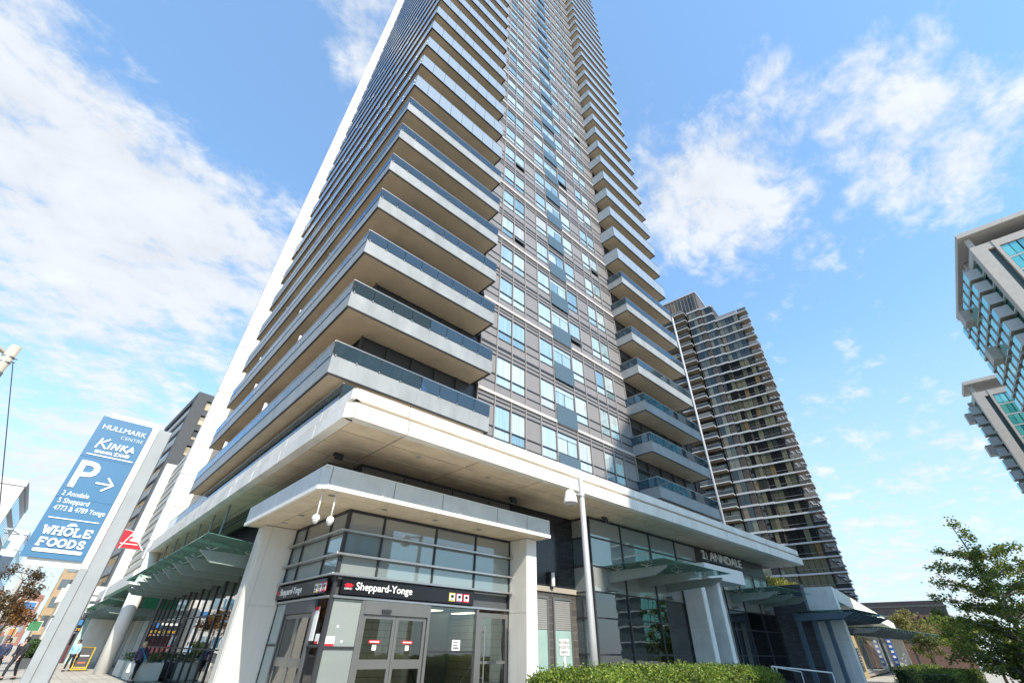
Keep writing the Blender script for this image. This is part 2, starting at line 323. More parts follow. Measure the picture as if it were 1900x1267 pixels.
# ------------------------------------------------------------------ ground
PAVE = brickmat('stone_paving', (.50, .455, .38), (.44, .40, .335), (.22, .20, .17), .9, .45, 'yx', .75, .012)
ASPH = mat('asphalt', (.085, .083, .08), .85, var=.25, scale=4, bump=.3, bscale=60)
GRNDM = mat('concrete_ground', (.44, .41, .36), .85, var=.15, scale=.7)
def ground():
    b = MB().box(-1500, 1500, -1500, 1500, -.6, -.15); struct(b.build('ground', GRNDM))
    b = MB().box(-2.4, 130, -5.5, 13.0, -.14, 0).box(-2.4, 6.0, 13.0, 420, -.14, 0); struct(b.build('pavement', PAVE))
    b = MB().box(-26, -2.62, -300, 600, -.145, -.13); struct(b.build('road', ASPH))
    b = MB().box(-2.62, 220, -19, -5.8, -.145, -.126); struct(b.build('side_street', ASPH))
    b = MB().box(-2.6, -2.4, -5.5, 420, -.14, .02); struct(b.build('kerb', CONC))
    b = MB().box(-36, -26, -300, 600, -.14, 0); struct(b.build('far_pavement', PAVE))
    ln = mat('road_paint', (.75, .74, .70), .7)
    b = MB()
    for y in range(0, 300, 9): b.box(-8.1, -7.95, y, y+3, -.13, -.124)
    for y in range(0, 300, 9): b.box(-19.1, -18.95, y, y+3, -.13, -.124)
    struct(b.build('lane_marking', ln))
ground()

# ------------------------------------------------------------------ the condominium tower
FH, Z0, NF = 2.95, 9.25, 36
XB, YB, XI, YW = 3.92, 13.6, 5.30, 15.10                  # balcony faces and the walls behind them
XE, XR0, XR1, YL = 11.12, 24.9, 32.75, 34.0               # ends of the corner balconies, the right-hand stack and the left face
TW = Thing('condominium_tower', 'tall grey condominium tower with stacked balconies and glass rails on a white podium', 'tower', (18, 24, 0))
def tower():
    top = Z0+FH*NF
    core = MB().box(XI+.08, 33.2, YW+.08, 43.6, 7.4, top); core.build('core_wall', CHAR, TW)
    # white end wall closing the left face
    fin = boxo('end_wall', WHITE2, TW, 3.96, XI+.9, 43.68, 44.55, 6.6, top+3)
    pl = Pool('wall_panel', WHITE, fin)
    z = 7.8; k = 0
    while z < top+2.5:
        pl.box(3.94, XI+.8, 43.63, 43.675, z+.05, z+2.45); pl.box(3.92, 3.955, 43.68, 44.54, z+.05, z+2.45); z += 2.5; k += 1
    pl.done()
    for k in range(NF): z = Z0+FH*k; boxo('rear_balcony_edge', CHAR, TW, 4.17, 4.6, 44.56, 47.0, z-.1, z+1.1)
    # ---- window wall between the balcony stacks
    mx = [11.45, 12.6, 13.72, 14.8, 15.97, 17.23, 19.05, 20.28, 21.5, 22.53, 23.6, 25.0]
    kinds = 'gwwgwdwgwwg'
    pn = Pool('window_pane', WPANE, TW); gp = Pool('grey_panel', GREYP, TW); sp = Pool('spandrel_panel', GREYP, TW)
    jl = Pool('juliet_glass', JGLASS, TW); lv = Pool('door_leaf', WPANE, TW)
    for k in range(-1, NF):
        zs = Z0+FH*k; a, t, hd = zs+.65, zs+1.2, zs+2.4
        for i, kd in enumerate(kinds):
            x0, x1 = mx[i]+.03, mx[i+1]-.03
            jy = random.uniform(-.012, .012)
            if kd == 'w':
                pn.box(x0+.03, x1-.03, YW-.02, YW+.01, t+.04, hd-.03)
                if random.random() < .035 and 0 <= k < 16:                     # an awning light pushed open
                    boxo('open_window_gap', DARK, TW, x0+.03, x1-.03, YW-.015, YW+.01, a+.03, t-.03); d_ = .16
                    MB().add([(x0+.04, YW-.05, t-.03), (x1-.04, YW-.05, t-.03), (x1-.04, YW-.05-d_, a+.06), (x0+.04, YW-.05-d_, a+.06), (x0+.04, YW-.03, t-.03), (x1-.04, YW-.03, t-.03), (x1-.04, YW-.03-d_, a+.06), (x0+.04, YW-.03-d_, a+.06)], [(0,3,2,1),(4,5,6,7),(0,1,5,4),(1,2,6,5),(2,3,7,6),(3,0,4,7)]).build('open_window_sash', CHAR, TW)
                else: pn.box(x0+.03, x1-.03, YW-.02, YW+.01, a+.03, t-.03)
            elif kd == 'g':
                gp.box(x0, x1, YW-.035, YW+.01, t+.02, hd-.02); gp.box(x0, x1, YW-.035, YW+.01, a+.02, t-.02)
            else:
                xm = (x0+x1)/2
                lv.box(x0+.06, xm-.03, YW-.02, YW+.01, zs+.12, hd-.35); lv.box(xm+.03, x1-.06, YW-.02, YW+.01, zs+.12, hd-.35); pn.box(x0+.03, x1-.03, YW-.02, YW+.01, hd-.3, hd-.03)
                jl.box(x0-.02, x1+.02, YW-.16, YW-.145, zs-.05, zs+1.12)
            if kd != 'd': sp.box(x0, x1, YW-.045, YW+.005, zs+.10, a-.03)
            sp.box(x0, x1, YW-.045, YW+.005, hd+.03, zs+FH-.06)
        if k % 2: boxo('slab_band', BAND, TW, mx[0], mx[-1], YW-.14, YW, zs-.06, zs+.10)
        else: boxo('slab_joint', DARK, TW, mx[0], mx[-1], YW-.075, YW, zs-.05, zs+.09)
        for zz in (a, t, hd, zs+2.66): boxo('transom', DARK, TW, mx[0], mx[-1], YW-.07, YW+.004, zz-.03, zz+.03)
    for x in mx: boxo('mullion', MULL, TW, x-.025, x+.025, YW-.11, YW, 7.5, top)
    for q in (pn, gp, sp, jl, lv): q.done()
    # ---- glazed walls at the back of the balconies
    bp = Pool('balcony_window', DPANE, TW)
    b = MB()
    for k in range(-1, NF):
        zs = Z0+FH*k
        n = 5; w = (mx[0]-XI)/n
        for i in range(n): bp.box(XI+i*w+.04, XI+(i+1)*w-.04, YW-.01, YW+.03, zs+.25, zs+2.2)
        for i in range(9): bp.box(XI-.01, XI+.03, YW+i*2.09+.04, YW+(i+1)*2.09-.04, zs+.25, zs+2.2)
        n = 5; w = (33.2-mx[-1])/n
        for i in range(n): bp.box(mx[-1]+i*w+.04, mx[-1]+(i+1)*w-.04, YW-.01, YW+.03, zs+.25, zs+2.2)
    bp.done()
    b = MB(); n = 5
    for i in range(n): w = (mx[0]-XI)/n; b.box(XI+i*w-.04, XI+i*w+.04, YW-.06, YW+.05, 7.5, top)
    for i in range(1, 10): b.box(XI-.06, XI+.05, YW+i*2.09-.04, YW+i*2.09+.04, 7.5, top)
    for i in range(1, 6): w = (33.2-mx[-1])/n; b.box(mx[-1]+i*w-.04, mx[-1]+i*w+.04, YW-.06, YW+.05, 7.5, top)
    b.build('balcony_mullions', CHAR, TW)
    b = MB()
    for k in range(-1, NF):
        zs = Z0+FH*k
        for zz in (zs+.2, zs+2.25): b.box(XI-.05, mx[0], YW-.05, YW+.02, zz-.04, zz+.04).box(mx[-1], 33.2, YW-.05, YW+.02, zz-.04, zz+.04).box(XI-.05, XI+.02, YW, YL, zz-.04, zz+.04)
    b.build('balcony_transoms', CHAR, TW)
    # ---- balconies
    gl = Pool('glass_panel', BGLASS, TW, 285); gh = Pool('frosted_glass_panel', BGLASS_HI, TW, 285)
    for k in range(NF):
        zb = Z0+FH*k; low = k < 7; zt = zb+1.26
        for side in ('corner', 'right'):
            if side == 'corner':
                if k == 0: pass
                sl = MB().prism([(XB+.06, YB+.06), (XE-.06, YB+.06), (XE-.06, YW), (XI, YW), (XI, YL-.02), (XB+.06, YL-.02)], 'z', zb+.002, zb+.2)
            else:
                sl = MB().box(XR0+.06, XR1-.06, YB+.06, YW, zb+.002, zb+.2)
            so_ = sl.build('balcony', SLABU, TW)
            if side == 'corner': so_['label'] = 'corner balcony wrapping two faces of the tower'
            # dark drip edge, upstand, rail
            if side == 'corner':
                e = MB().box(XB+.012, XE-.012, YB+.012, YB+.075, zb-.045, zb+.06).box(XB+.012, XB+.075, YB+.075, YL-.03, zb-.045, zb+.06).box(XE-.075, XE-.012, YB+.075, YW-.02, zb-.045, zb+.06)
            else:
                e = MB().box(XR0+.012, XR1-.012, YB+.012, YB+.075, zb-.045, zb+.06).box(XR0+.012, XR0+.075, YB+.075, YW-.02, zb-.045, zb+.06).box(XR1-.075, XR1-.012, YB+.075, YW-.02, zb-.045, zb+.06)
            e.build('drip_edge', DARK, so_)
            zg = zb+.76 if low else zb+.02
            if low:
                u = MB()
                if side == 'corner':
                    u.box(XB, XE, YB, YB+.09, zb, zg).box(XB, XB+.09, YB+.09, YL-.04, zb, zg).box(XE-.09, XE, YB+.09, YW-.02, zb, zg)
                else:
                    u.box(XR0, XR1, YB, YB+.09, zb, zg).box(XR0, XR0+.09, YB+.09, YW-.02, zb, zg).box(XR1-.09, XR1, YB+.09, YW-.02, zb, zg)
                u.build('upstand', UPST, so_)
            pool = gl if low else gh
            par = so_
            x0, x1 = (XB, XE) if side == 'corner' else (XR0, XR1)
            n = 8; w = (x1-x0)/n
            for i in range(n): pool.box(x0+i*w+.012, x0+(i+1)*w-.012, YB-.022, YB-.008, zg-.05, zt, par)
            if side == 'corner':
                w = (YL-.1-YB)/14
                for i in range(14): pool.box(XB-.022, XB-.008, YB+i*w+.012, YB+(i+1)*w-.012, zg-.05, zt, par)
                pool.box(XE+.008, XE+.022, YB+.02, YW-.05, zg-.05, zt, par)
            else:
                pool.box(x0-.022, x0-.008, YB+.02, YW-.05, zg-.05, zt, par); pool.box(x1+.008, x1+.022, YB+.02, YW-.05, zg-.05, zt, par)
            r = MB().box(x0-.03, x1+.03, YB-.035, YB+.015, zt, zt+.035)
            if side == 'corner': r.box(XB-.035, XB+.015, YB+.015, YL-.05, zt, zt+.035).box(XE-.015, XE+.035, YB+.015, YW-.03, zt, zt+.035)
            else: r.box(x0-.035, x0+.015, YB+.015, YW-.03, zt, zt+.035).box(x1-.015, x1+.035, YB+.015, YW-.03, zt, zt+.035)
            r.build('handrail', STEEL if low else CHAR, so_)
            st = MB()                                   # round fixings
            w = (x1-x0)/n
            for i in range(n+1):
                for dz in ((.0,) if low else (.14, .62)):
                    xx = min(max(x0+i*w, x0+.1), x1-.1); zz = (zg-.06 if low else zb+dz); st.tube((xx, YB-.045, zz), (xx, YB-.01, zz), .028, n=6)
            if side == 'corner':
                w = (YL-.1-YB)/14
                for i in range(15):
                    for dz in ((.0,) if low else (.14, .62)):
                        yy = max(YB+i*w, YB+.1); zz = (zg-.06 if low else zb+dz); st.tube((XB-.045, yy, zz), (XB-.01, yy, zz), .028, n=6)
            if k < 10: st.build('glass_fixings', STEEL, so_, stuff=True)
            if side == 'corner':
                for yy in ((20.2, 27.0) if k % 2 else (22.4, 29.3)): boxo('divider_screen', WHITE2, so_, XB+.12, XI-.1, yy, yy+.06, zb+.2, zb+2.1)
    gl.done(); gh.done()
tower()

# ---- podium: fascia, soffit, terrace rail (parts of the tower)
PX, PY, PZ = 4.0, 11.07, 6.8
PXE, PYE = 38.5, 43.6
def podium():
    b = MB().prism([(PX+.3, PY+.5), (PX+.5, PY+.3), (PXE-.1, PY+.3), (PXE-.1, 15.2), (8.5, 15.2), (8.5, PYE), (PX+.3, PYE)], 'z', PZ+.05, 7.45)
    b.build('podium_slab', CONC, TW)
    xs = [4.22, 5.95]+[8.95+3.0*i for i in range(10)]; xs = [x for x in xs if x < PXE-1]+[PXE]
    ys = [11.27, 13.4]+[16.4+3.0*i for i in range(9)]; ys = [y for y in ys if y < PYE-1]+[PYE]
    fp = Pool('fascia_panel', WHITE, TW)
    for a, c in zip(xs[:-1], xs[1:]):
        fp.box(a+.018, c-.018, PY, PY+.3, PZ, 7.25); fp.box(a+.018, c-.018, PY+.10, PY+.32, 7.41, 7.74)
    for a, c in zip(ys[:-1], ys[1:]):
        fp.box(PX, PX+.3, a+.018, c-.018, PZ, 7.25); fp.box(PX+.10, PX+.32, a+.018, c-.018, 7.41, 7.74)
    fp.done()
    for d, z0, z1 in ((0, PZ, 7.25), (.10, 7.41, 7.74)):                      # chamfered corner pieces
        MB().prism([(PX+d, PY+.194), (PX+.194, PY+d), (4.214, PY+d), (4.214, PY+.3+d), (PX+.3+d, 11.264), (PX+d, 11.264)], 'z', z0, z1).build('fascia_corner', WHITE, TW)
    MB().prism([(PX+.24, PY+.3), (PX+.3, PY+.24), (PXE-.03, PY+.24), (PXE-.03, PY+.34), (PX+.34, PY+.34), (PX+.34, PYE-.03), (PX+.24, PYE-.03)], 'z', 6.9, 7.7).build('fascia_groove', mat('groove_shade', (.55, .45, .33), .7), TW)
    for d, z0, z1 in ((0, PZ, 7.25), (-.12, 7.41, 7.74)): boxo('fascia_end', WHITE, TW, PXE+.003+d, PXE+.2+d, PY+.01+(.1 if d else 0), 15.0, z0, z1)
    # soffit in separate panels with open joints
    sf = Pool('soffit_panel', SOFFIT, TW)
    ry = [PY+.28, PY+1.12, PY+2.25, 14.42]
    for a, c in zip(xs[:-1], xs[1:]):
        for p, q in zip(ry[:-1], ry[1:]):
            if a > 17.0 and q > 13.4: q = 13.4 if p < 13.38 else p
            if q-p > .1: sf.box(max(a, 4.3)+.034, c-.034, p+.03, q-.03, PZ+.012+random.uniform(0, .004), PZ+.05)
    rx = [PX+.28, 5.05, 6.2]
    for a, c in zip(ys[:-1], ys[1:]):
        for p, q in zip(rx[:-1], rx[1:]):
            if c > 14.45: sf.box(p+.03, q-.03, max(a, 14.45)+.034, c-.034, PZ+.012+random.uniform(0, .004), PZ+.05)
    sf.done()
    boxo('soffit_backing', JOINT, TW, PX+.3, PXE-.1, PY+.3, 15.2, PZ+.053, PZ+.06)
    boxo('soffit_backing', JOINT, TW, PX+.3, 8.4, 15.21, PYE-.1, PZ+.053, PZ+.06)
    # terrace glass rail on the left side
    tp = Pool('terrace_glass', BGLASS, TW)
    y = 13.3
    while y < PYE-1.5: tp.box(4.45, 4.465, y+.012, y+1.36, 7.6, 8.86); y += 1.38
    tp.box(4.48, 5.5, 13.28, 13.295, 7.6, 8.86); tp.done()
    boxo('terrace_rail', STEEL, TW, 4.43, 4.485, 13.27, PYE-1.4, 8.86, 8.895)
    for x, y in ((5.15, 14.0), (12.6, 13.6), (17.9, 12.9)):                    # small floodlights under the soffit
        f = MB().box(x-.16, x+.16, y-.05, y+.05, 6.70, 6.79).box(x-.13, x+.13, y-.12, y-.03, 6.58, 6.7); f.build('floodlight', DARK, TW)
    for x, y in ((7.2, 12.4), (10.2, 12.4), (20, 12.0), (23, 12.0), (5.1, 21), (5.1, 27)):
        MB().lathe((x, y, 6.8), [(.09, 0), (.09, -.012), (.06, -.014)], 12).build('downlight', mat('downlight_trim', (.45, .42, .38), .4), TW)
podium()
# ------------------------------------------------------------------ wall under the podium (part of the tower)
TILE1 = brickmat('black_wall_tile', (.016, .017, .019), (.022, .023, .026), (.05, .05, .05), .6, .3, 'xz', .18, .006)
TILE2 = brickmat('dark_wall_tile', (.075, .068, .062), (.10, .09, .08), (.16, .15, .13), .55, .28, 'xz', .4, .012)
CURT = mat('curtain_fabric', (.42, .38, .28), .9, var=.3, scale=6, streak=.05)
WOODP = mat('warm_wall', (.35, .20, .10), .6, var=.2)
def lower_wall():
    # clerestory above the station roof
    for i, (a, c) in enumerate(((6.2, 7.9), (7.9, 10.1), (10.1, 12.0), (12.0, 13.2))):
        boxo('clerestory_pane', UPANE, TW, a+.03, c-.03, 14.40, 14.43, 5.9, 6.72)
    boxo('clerestory_frame', DARK, TW, 6.15, 13.2, 14.44, 14.5, 5.3, 6.79)
    for y in range(15, 19): boxo('clerestory_pane', UPANE, TW, 6.16, 6.19, y-.47, y+.47, 5.9, 6.72)
    boxo('clerestory_frame', DARK, TW, 6.2, 6.26, 14.5, 19.3, 5.3, 6.79)
    # tiled wall between the station and the lobby
    boxo('tiled_wall', TILE1, TW, 13.2, 17.2, 14.38, 14.6, 3.82, 6.79)
    boxo('tiled_wall', TILE2, TW, 13.2, 17.2, 14.37, 14.6, 0, 3.62); boxo('wall_ledge', mat('stone_ledge', (.36, .32, .26), .7), TW, 13.2, 17.2, 14.3, 14.6, 3.625, 3.815)
    sh = mat('roller_shutter', (.34, .33, .31), .45, .3, var=.06)
    for x0, x1 in ((14.55, 15.28), (15.72, 16.72)):
        fr = MB().box(x0-.07, x0, 14.30, 14.42, 0, 3.45).box(x1, x1+.07, 14.30, 14.42, 0, 3.45).box(x0, x1, 14.30, 14.42, 3.36, 3.45).build('shutter_frame', BRONZE, TW)
        z = 2.3
        while z < 3.33: boxo('shutter_slat', sh, fr, x0, x1, 14.335, 14.36, z, z+.065); z += .075
        boxo('frosted_pane', mat('frosted_green', (.30, .42, .38), .3), fr, x0, x1, 14.345, 14.36, .1, 2.28)
    n = boxo('notice', mat('notice_paper', (.62, .62, .60), .7), TW, 15.95, 16.55, 14.325, 14.335, 1.45, 2.0)
    for i, s in enumerate(('NO PUBLIC', 'ACCESS TO', 'SUBWAY')): text('notice_letters', s, .12, (16.25, 14.323, 1.84-.16*i), '-y', DARK, n, .001, 'CENTER')
    boxo('notice', mat('notice_white', (.8, .8, .78), .7), TW, 16.18, 16.3, 14.325, 14.335, 1.1, 1.42)
    sc = boxo('wall_sconce', DARK, TW, 15.46, 15.62, 14.24, 14.38, 3.74, 4.38)
    MB().lathe((15.54, 14.18, 3.82), [(.07, 0), (.085, .02), (.085, .5), (.07, .52)], 12).build('sconce_shade', mat('opal_shade', (.8, .8, .76), .3), sc, True)
    # lobby: glazed box standing forward
    Y = 13.35; m = [17.2, 19.68, 22.25, 24.83, 27.23]
    rows = [6.74, 5.92, 4.73, 3.72, 2.76, 1.5, .25]
    mats = ['lobby_panel', 'lobby_panel', 'lobby_panel', 'lobby_glass', 'lobby_glass', 'lobby_glass']
    lp = pane('lobby_panel_glass', [(0, (.32, .31, .28)), (.5, (.29, .30, .28)), (.8, (.25, .27, .26))], 1.5, .14, (.8, .96, .94), .02, curtain=False)
    for j in range(6):
        for i in range(4):
            boxo(mats[j].replace('glass', 'glass_pane'), lp if j < 3 else TINT, TW, m[i]+.035, m[i+1]-.035, Y, Y+.025, rows[j+1]+.03, rows[j]-.03)
    for x in m: boxo('lobby_mullion', DARK, TW, x-.04, x+.04, Y-.05, Y+.06, .2, 6.79)
    for z in rows: boxo('lobby_transom', DARK, TW, 17.16, 27.27, Y-.04, Y+.05, z-.03, z+.03)
    for j in range(6):                                              # return wall towards the tiled recess
        boxo('lobby_side_pane', lp if j in (0, 2) else pane('lobby_side_dark', [(0, (.05, .06, .065)), (.5, (.07, .09, .10))], 1.5, .12, curtain=False), TW, 17.2, 17.225, Y+.05, 14.36, rows[j+1]+.03, rows[j]-.03)
    for z in rows: boxo('lobby_transom', DARK, TW, 17.17, 17.24, Y+.05, 14.36, z-.03, z+.03)
    boxo('lobby_plinth', CHAR, TW, 17.2, 37, Y-.02, Y+.3, 0, .24)
    # room behind: warm wall, columns, curtains
    boxo('lobby_back_wall', mat('lobby_wall', (.30, .26, .20), .8), TW, 17.3, 37, 16.6, 16.7, 0, 6.7)
    for x in (17.55, 26.6): boxo('lobby_column', WHITE2, TW, x, x+.45, 13.75, 14.2, 0, 4.6)
    boxo('lobby_pier', WOODP, TW, 18.1, 18.25, 13.6, 14.0, 0, 4.6)
    for x0, x1 in ((18.3, 22.0), (22.6, 26.3), (31.0, 34.6)):
        b = MB(); n = int((x1-x0)/.055); pts = [(x0+(x1-x0)*i/n, 13.75+.07*sin(i*1.9)+.03*sin(i*.7)) for i in range(n+1)]
        for p, q in zip(pts[:-1], pts[1:]): b.add([(*p, .3), (*q, .3), (*q, 2.7), (*p, 2.7)], [(0, 1, 2, 3)])
        b.build('curtain', CURT, TW, True)
    # second bay behind the portal
    m2 = [29.9, 32.3, 34.7, 37.05]
    for j in range(6):
        for i in range(3): boxo('lobby_panel' if j < 3 else 'lobby_glass_pane', lp if j < 3 else TINT, TW, m2[i]+.035, m2[i+1]-.035, Y, Y+.025, rows[j+1]+.03, rows[j]-.03) if not (j == 0) else None
    for x in m2: boxo('lobby_mullion', DARK, TW, x-.04, x+.04, Y-.05, Y+.06, .2, 5.92)
    for z in rows[1:]: boxo('lobby_transom', DARK, TW, 29.86, 37.09, Y-.04, Y+.05, z-.03, z+.03)
    boxo('lobby_column', WHITE2, TW, 35.2, 36.2, 13.42, 13.6, 0, 3.7)
    boxo('sign_wall', mat('bronze_sign_wall', (.055, .045, .038), .25, var=.1), TW, 27.28, 37.1, Y+.01, Y+.2, 5.6, 6.79)
    boxo('portal_infill', lp, TW, 27.3, 29.85, Y, Y+.03, 0, 5.6)
lower_wall()

def entrance_portal():
    T = Thing('entrance_portal', 'white box portal on two white piers under the 2 ANNDALE letters', 'portal', (27.3, 12.7, 0))
    x0, x1, y0, y1 = 25.0, 29.75, 11.9, 13.28
    boxo('lintel', CANW, T, x0+.02, x1-.02, y0+.02, y1, 4.88, 5.55)
    xs = [25.0, 26.0, 27.4, 28.8, 29.75]
    for a, c in zip(xs[:-1], xs[1:]): boxo('lintel_panel', WHITE2, T, a+.006, c-.006, y0, y0+.019, 4.86, 5.57)
    boxo('lintel_panel', WHITE2, T, x0, x0+.019, y0+.02, y1, 4.86, 5.57); boxo('lintel_panel', WHITE2, T, x1-.019, x1, y0+.02, y1, 4.86, 5.57)
    for a, c in ((24.85, 25.25), (26.75, 27.1)):
        p = boxo('pier', WHITE2, T, a, c, 12.25, 13.28, 0, 4.87)
        for z0, z1 in ((.02, 2.55), (2.57, 4.8)):
            boxo('pier_panel', CANW, p, a-.02, a-.002, 12.27, 12.75, z0, z1); boxo('pier_panel', CANW, p, a-.02, a-.002, 12.77, 13.26, z0, z1); boxo('pier_panel', WHITE2, p, a, c, 12.232, 12.248, z0, z1)
    s = Thing('address_sign', 'pale raised letters 2 | ANNDALE standing on the dark wall above the portal', 'sign', (30, 13.1, 6))
    boxo('sign_rail', CHAR, s, 27.3, 32.9, 13.0, 13.1, 6.06, 6.13)
    lm = mat('sign_letter', (.86, .82, .74), .35)
    text('letters', '2', .66, (27.42, 13.04, 6.15), '-y', lm, s, .04, offset=.012); text('letters', '|', .55, (28.0, 13.08, 6.17), '-y', lm, s, .03); text('letters', 'ANNDALE', .66, (28.35, 13.04, 6.15), '-y', lm, s, .04, width=4.35, offset=.006)
entrance_portal()

GSTEEL = mat('canopy_beam_paint', (.20, .25, .225), .45, var=.1, scale=3)
GSTEEL2 = mat('canopy_beam_grey', (.21, .25, .235), .45, var=.1, scale=3)
def glass_canopy(name, label, xs, yroot, ytip, z, glass_m, beam_m, group):
    T = Thing(name, label, 'canopy', ((xs[0]+xs[-1])/2, yroot, z), group=group)
    n = len(xs); w = xs[1]-xs[0]
    for x in xs:
        b = MB().prism([(yroot, z-.02), (yroot, z-.48), (ytip+.55, z-.34), (ytip, z-.10), (ytip, z-.02)], 'x', x-.06, x+.06).build('beam', beam_m, T)
        for yy in (yroot-.5, ytip+.9):                 # spider fittings carry the glass
            f = MB()
            for dx in (-.16, .16):
                for dy in (-.16, .16): f.tube((x, yy, z+.02), (x+dx, yy+dy, z+.10), .014, n=5).lathe((x+dx, yy+dy, z+.085), [(.035, 0), (.035, .02)], 8)
            f.tube((x, yy, z-.03), (x, yy, z+.04), .03, n=6).build('spider_fitting', STEEL, b)
    es = [xs[0]-.55]+[(a+c)/2 for a, c in zip(xs[:-1], xs[1:])]+[xs[-1]+.55]
    for a, c in zip(es[:-1], es[1:]):
        MB().add([(a+.01, ytip-.25, z+.16), (c-.01, ytip-.25, z+.16), (c-.01, yroot, z+.12), (a+.01, yroot, z+.12), (a+.01, ytip-.25, z+.178), (c-.01, ytip-.25, z+.178), (c-.01, yroot, z+.138), (a+.01, yroot, z+.138)], [(0,3,2,1),(4,5,6,7),(0,1,5,4),(1,2,6,5),(2,3,7,6),(3,0,4,7)]).build('glass_sheet', glass_m, T)
    for x in xs[::2]:
        boxo('uplight', BRONZE, T, x-.25, x+.25, yroot-.3, yroot-.02, z-.8, z-.68)
glass_canopy('glass_canopy', 'green glass canopy on three grey beams left of the white portal', [18.4, 20.9, 23.4], 13.33, 10.4, 4.6, GGLASS, GSTEEL2, 'glass canopies')
glass_canopy('glass_canopy', 'green glass canopy on three beams right of the white portal, beside dark brick', [30.8, 33.2, 35.6], 13.33, 10.7, 4.6, GGLASS, GSTEEL, 'glass canopies')

# ------------------------------------------------------------------ subway entrance
def station():
    T = Thing('subway_entrance', 'glazed corner subway entrance pavilion under a flat white roof with black station signs', 'station', (9, 16, 0))
    X, Y = 6.13, 14.38; cx, cy, ce, cl = 4.4, 12.7, 13.85, 19.65; zb, zt = 5.27, 5.91
    # roof
    MB().prism([(cx+.06, cy+.24), (cx+.24, cy+.06), (ce-.05, cy+.06), (ce-.05, 14.36), (cx+.06, 14.36)], 'z', zb+.06, zt-.05).build('roof', JOINT, T); boxo('roof', JOINT, T, cx+.05, X-.04, 14.362, cl-.05, zb+.06, zt-.05)
    xs = [4.62, 6.7, 8.55, 11.0, 12.55, ce]; 
    for a, c in zip(xs[:-1], xs[1:]):
        boxo('fascia_panel', CANW, T, a+.014, c-.014, cy, cy+.048, zb+.12, zt); boxo('fascia_trim', LIP, T, a+.008, c-.008, cy-.03, cy+.05, zb, zb+.117)
    MB().prism([(cx, cy+.2), (cx+.2, cy), (4.612, cy), (4.612, cy+.048), (cx+.22, cy+.05), (cx+.05, cy+.22), (cx+.05, 12.94), (cx, 12.94)], 'z', zb+.12, zt).build('fascia_corner', CANW, T)
    MB().prism([(cx-.03, cy+.19), (cx+.19, cy-.03), (4.612, cy-.03), (4.612, cy+.05), (cx+.22, cy+.05), (cx+.05, cy+.22), (cx+.05, 12.94), (cx-.03, 12.94)], 'z', zb, zb+.117).build('fascia_trim', LIP, T)
    ys = [12.95, 14.6, 16.3, 18.0, cl]
    for a, c in zip(ys[:-1], ys[1:]):
        boxo('fascia_panel', CANW, T, cx, cx+.048, a+.014, c-.014, zb+.12, zt); boxo('fascia_trim', LIP, T, cx-.03, cx+.05, a+.008, c-.008, zb, zb+.117)
    boxo('fascia_panel', CANW, T, ce-.045, ce, cy+.05, 14.36, zb, zt)
    boxo('roof_cap', LIP, T, cx+.02, ce-.01, cy+.015, cy+.3, zt+.002, zt+.03); boxo('roof_cap', LIP, T, cx+.015, cx+.3, cy+.31, cl, zt+.002, zt+.03)
    ss = mat('station_soffit', (.74, .63, .46), .5, var=.15, scale=1.6, rnd=.03)
    for a, c in zip([4.45]+xs[1:-1], xs[1:]):
        for p, q in ((cy+.05, 13.25), (13.25, 14.36)): boxo('soffit_panel', ss, T, a+.012, c-.012, p+.012, q-.012, zb+.015, zb+.055)
    for a, c in zip([14.38]+ys[1:-1], ys[1:]):
        for p, q in ((cx+.05, 5.2), (5.2, X-.02)): boxo('soffit_panel', ss, T, p+.012, q-.012, max(a, 14.38)+.012, c-.012, zb+.015, zb+.055)
    for x, y in ((5.0, 13.3), (6.9, 13.6), (8.9, 13.6), (10.9, 13.6), (5.3, 16.4), (5.3, 18.0)):
        MB().lathe((x, y, zb+.012), [(.10, 0), (.10, -.012), (.07, -.016)], 14).build('downlight', STEEL, T)
    # piers
    pw = mat('pier_cladding', (.66, .64, .58), .5, var=.10, scale=1.1, streak=.3)
    p = boxo('pier', pw, T, 13.2, 13.72, 13.4, 14.36, 0, zb)
    for z0, z1 in ((.66, 2.73), (2.745, zb-.01)):
        boxo('pier_panel', pw, p, 13.18, 13.198, 13.41, 13.86, z0, z1); boxo('pier_panel', pw, p, 13.18, 13.198, 13.872, 14.36, z0, z1); boxo('pier_panel', WHITE2, p, 13.19, 13.73, 13.382, 13.398, z0, z1)
    boxo('plinth', mat('granite_plinth', (.34, .38, .35), .5), T, 11.75, 14.9, 13.2, 13.37, 0, .62)
    p = boxo('pier', pw, T, 4.9, X, 18.85, 19.55, 0, zb)
    for z0, z1 in ((.0, 2.73), (2.745, zb-.01)):
        boxo('pier_panel', pw, p, 5.19, X-.03, 18.832, 18.848, z0, z1); boxo('pier_panel', pw, p, 4.99, 5.178, 18.832, 18.848, z0, z1)
        MB().prism([(4.985, 18.832), (4.985, 18.85), (4.88, 19.0), (4.88, 18.98)], 'z', z0, z1).build('pier_panel', pw, p)
    # glazed upper band, both faces
    zr = [5.24, 4.61, 3.94, 3.39]
    mxr = [X, 7.41, 9.53, 11.38, 13.17]; myl = [Y, 15.61, 17.77, 18.82]
    for a, c in zip(mxr[:-1], mxr[1:]):
        for u, w in zip(zr[:-1], zr[1:]): boxo('upper_pane', SPANE if u > 5 else SPANE2, T, a+.035, c-.035, Y-.002, Y+.02, w+.02, u-.02)
    for a, c in zip(myl[:-1], myl[1:]):
        for u, w in zip(zr[:-1], zr[1:]): boxo('upper_pane', SPANE if u > 5 else SPANE2, T, X-.002, X+.02, a+.035, c-.035, w+.02, u-.02)
    for x in mxr[1:]: boxo('mullion', DARK, T, x-.03, x+.03, Y-.05, Y+.06, 2.86, zb)
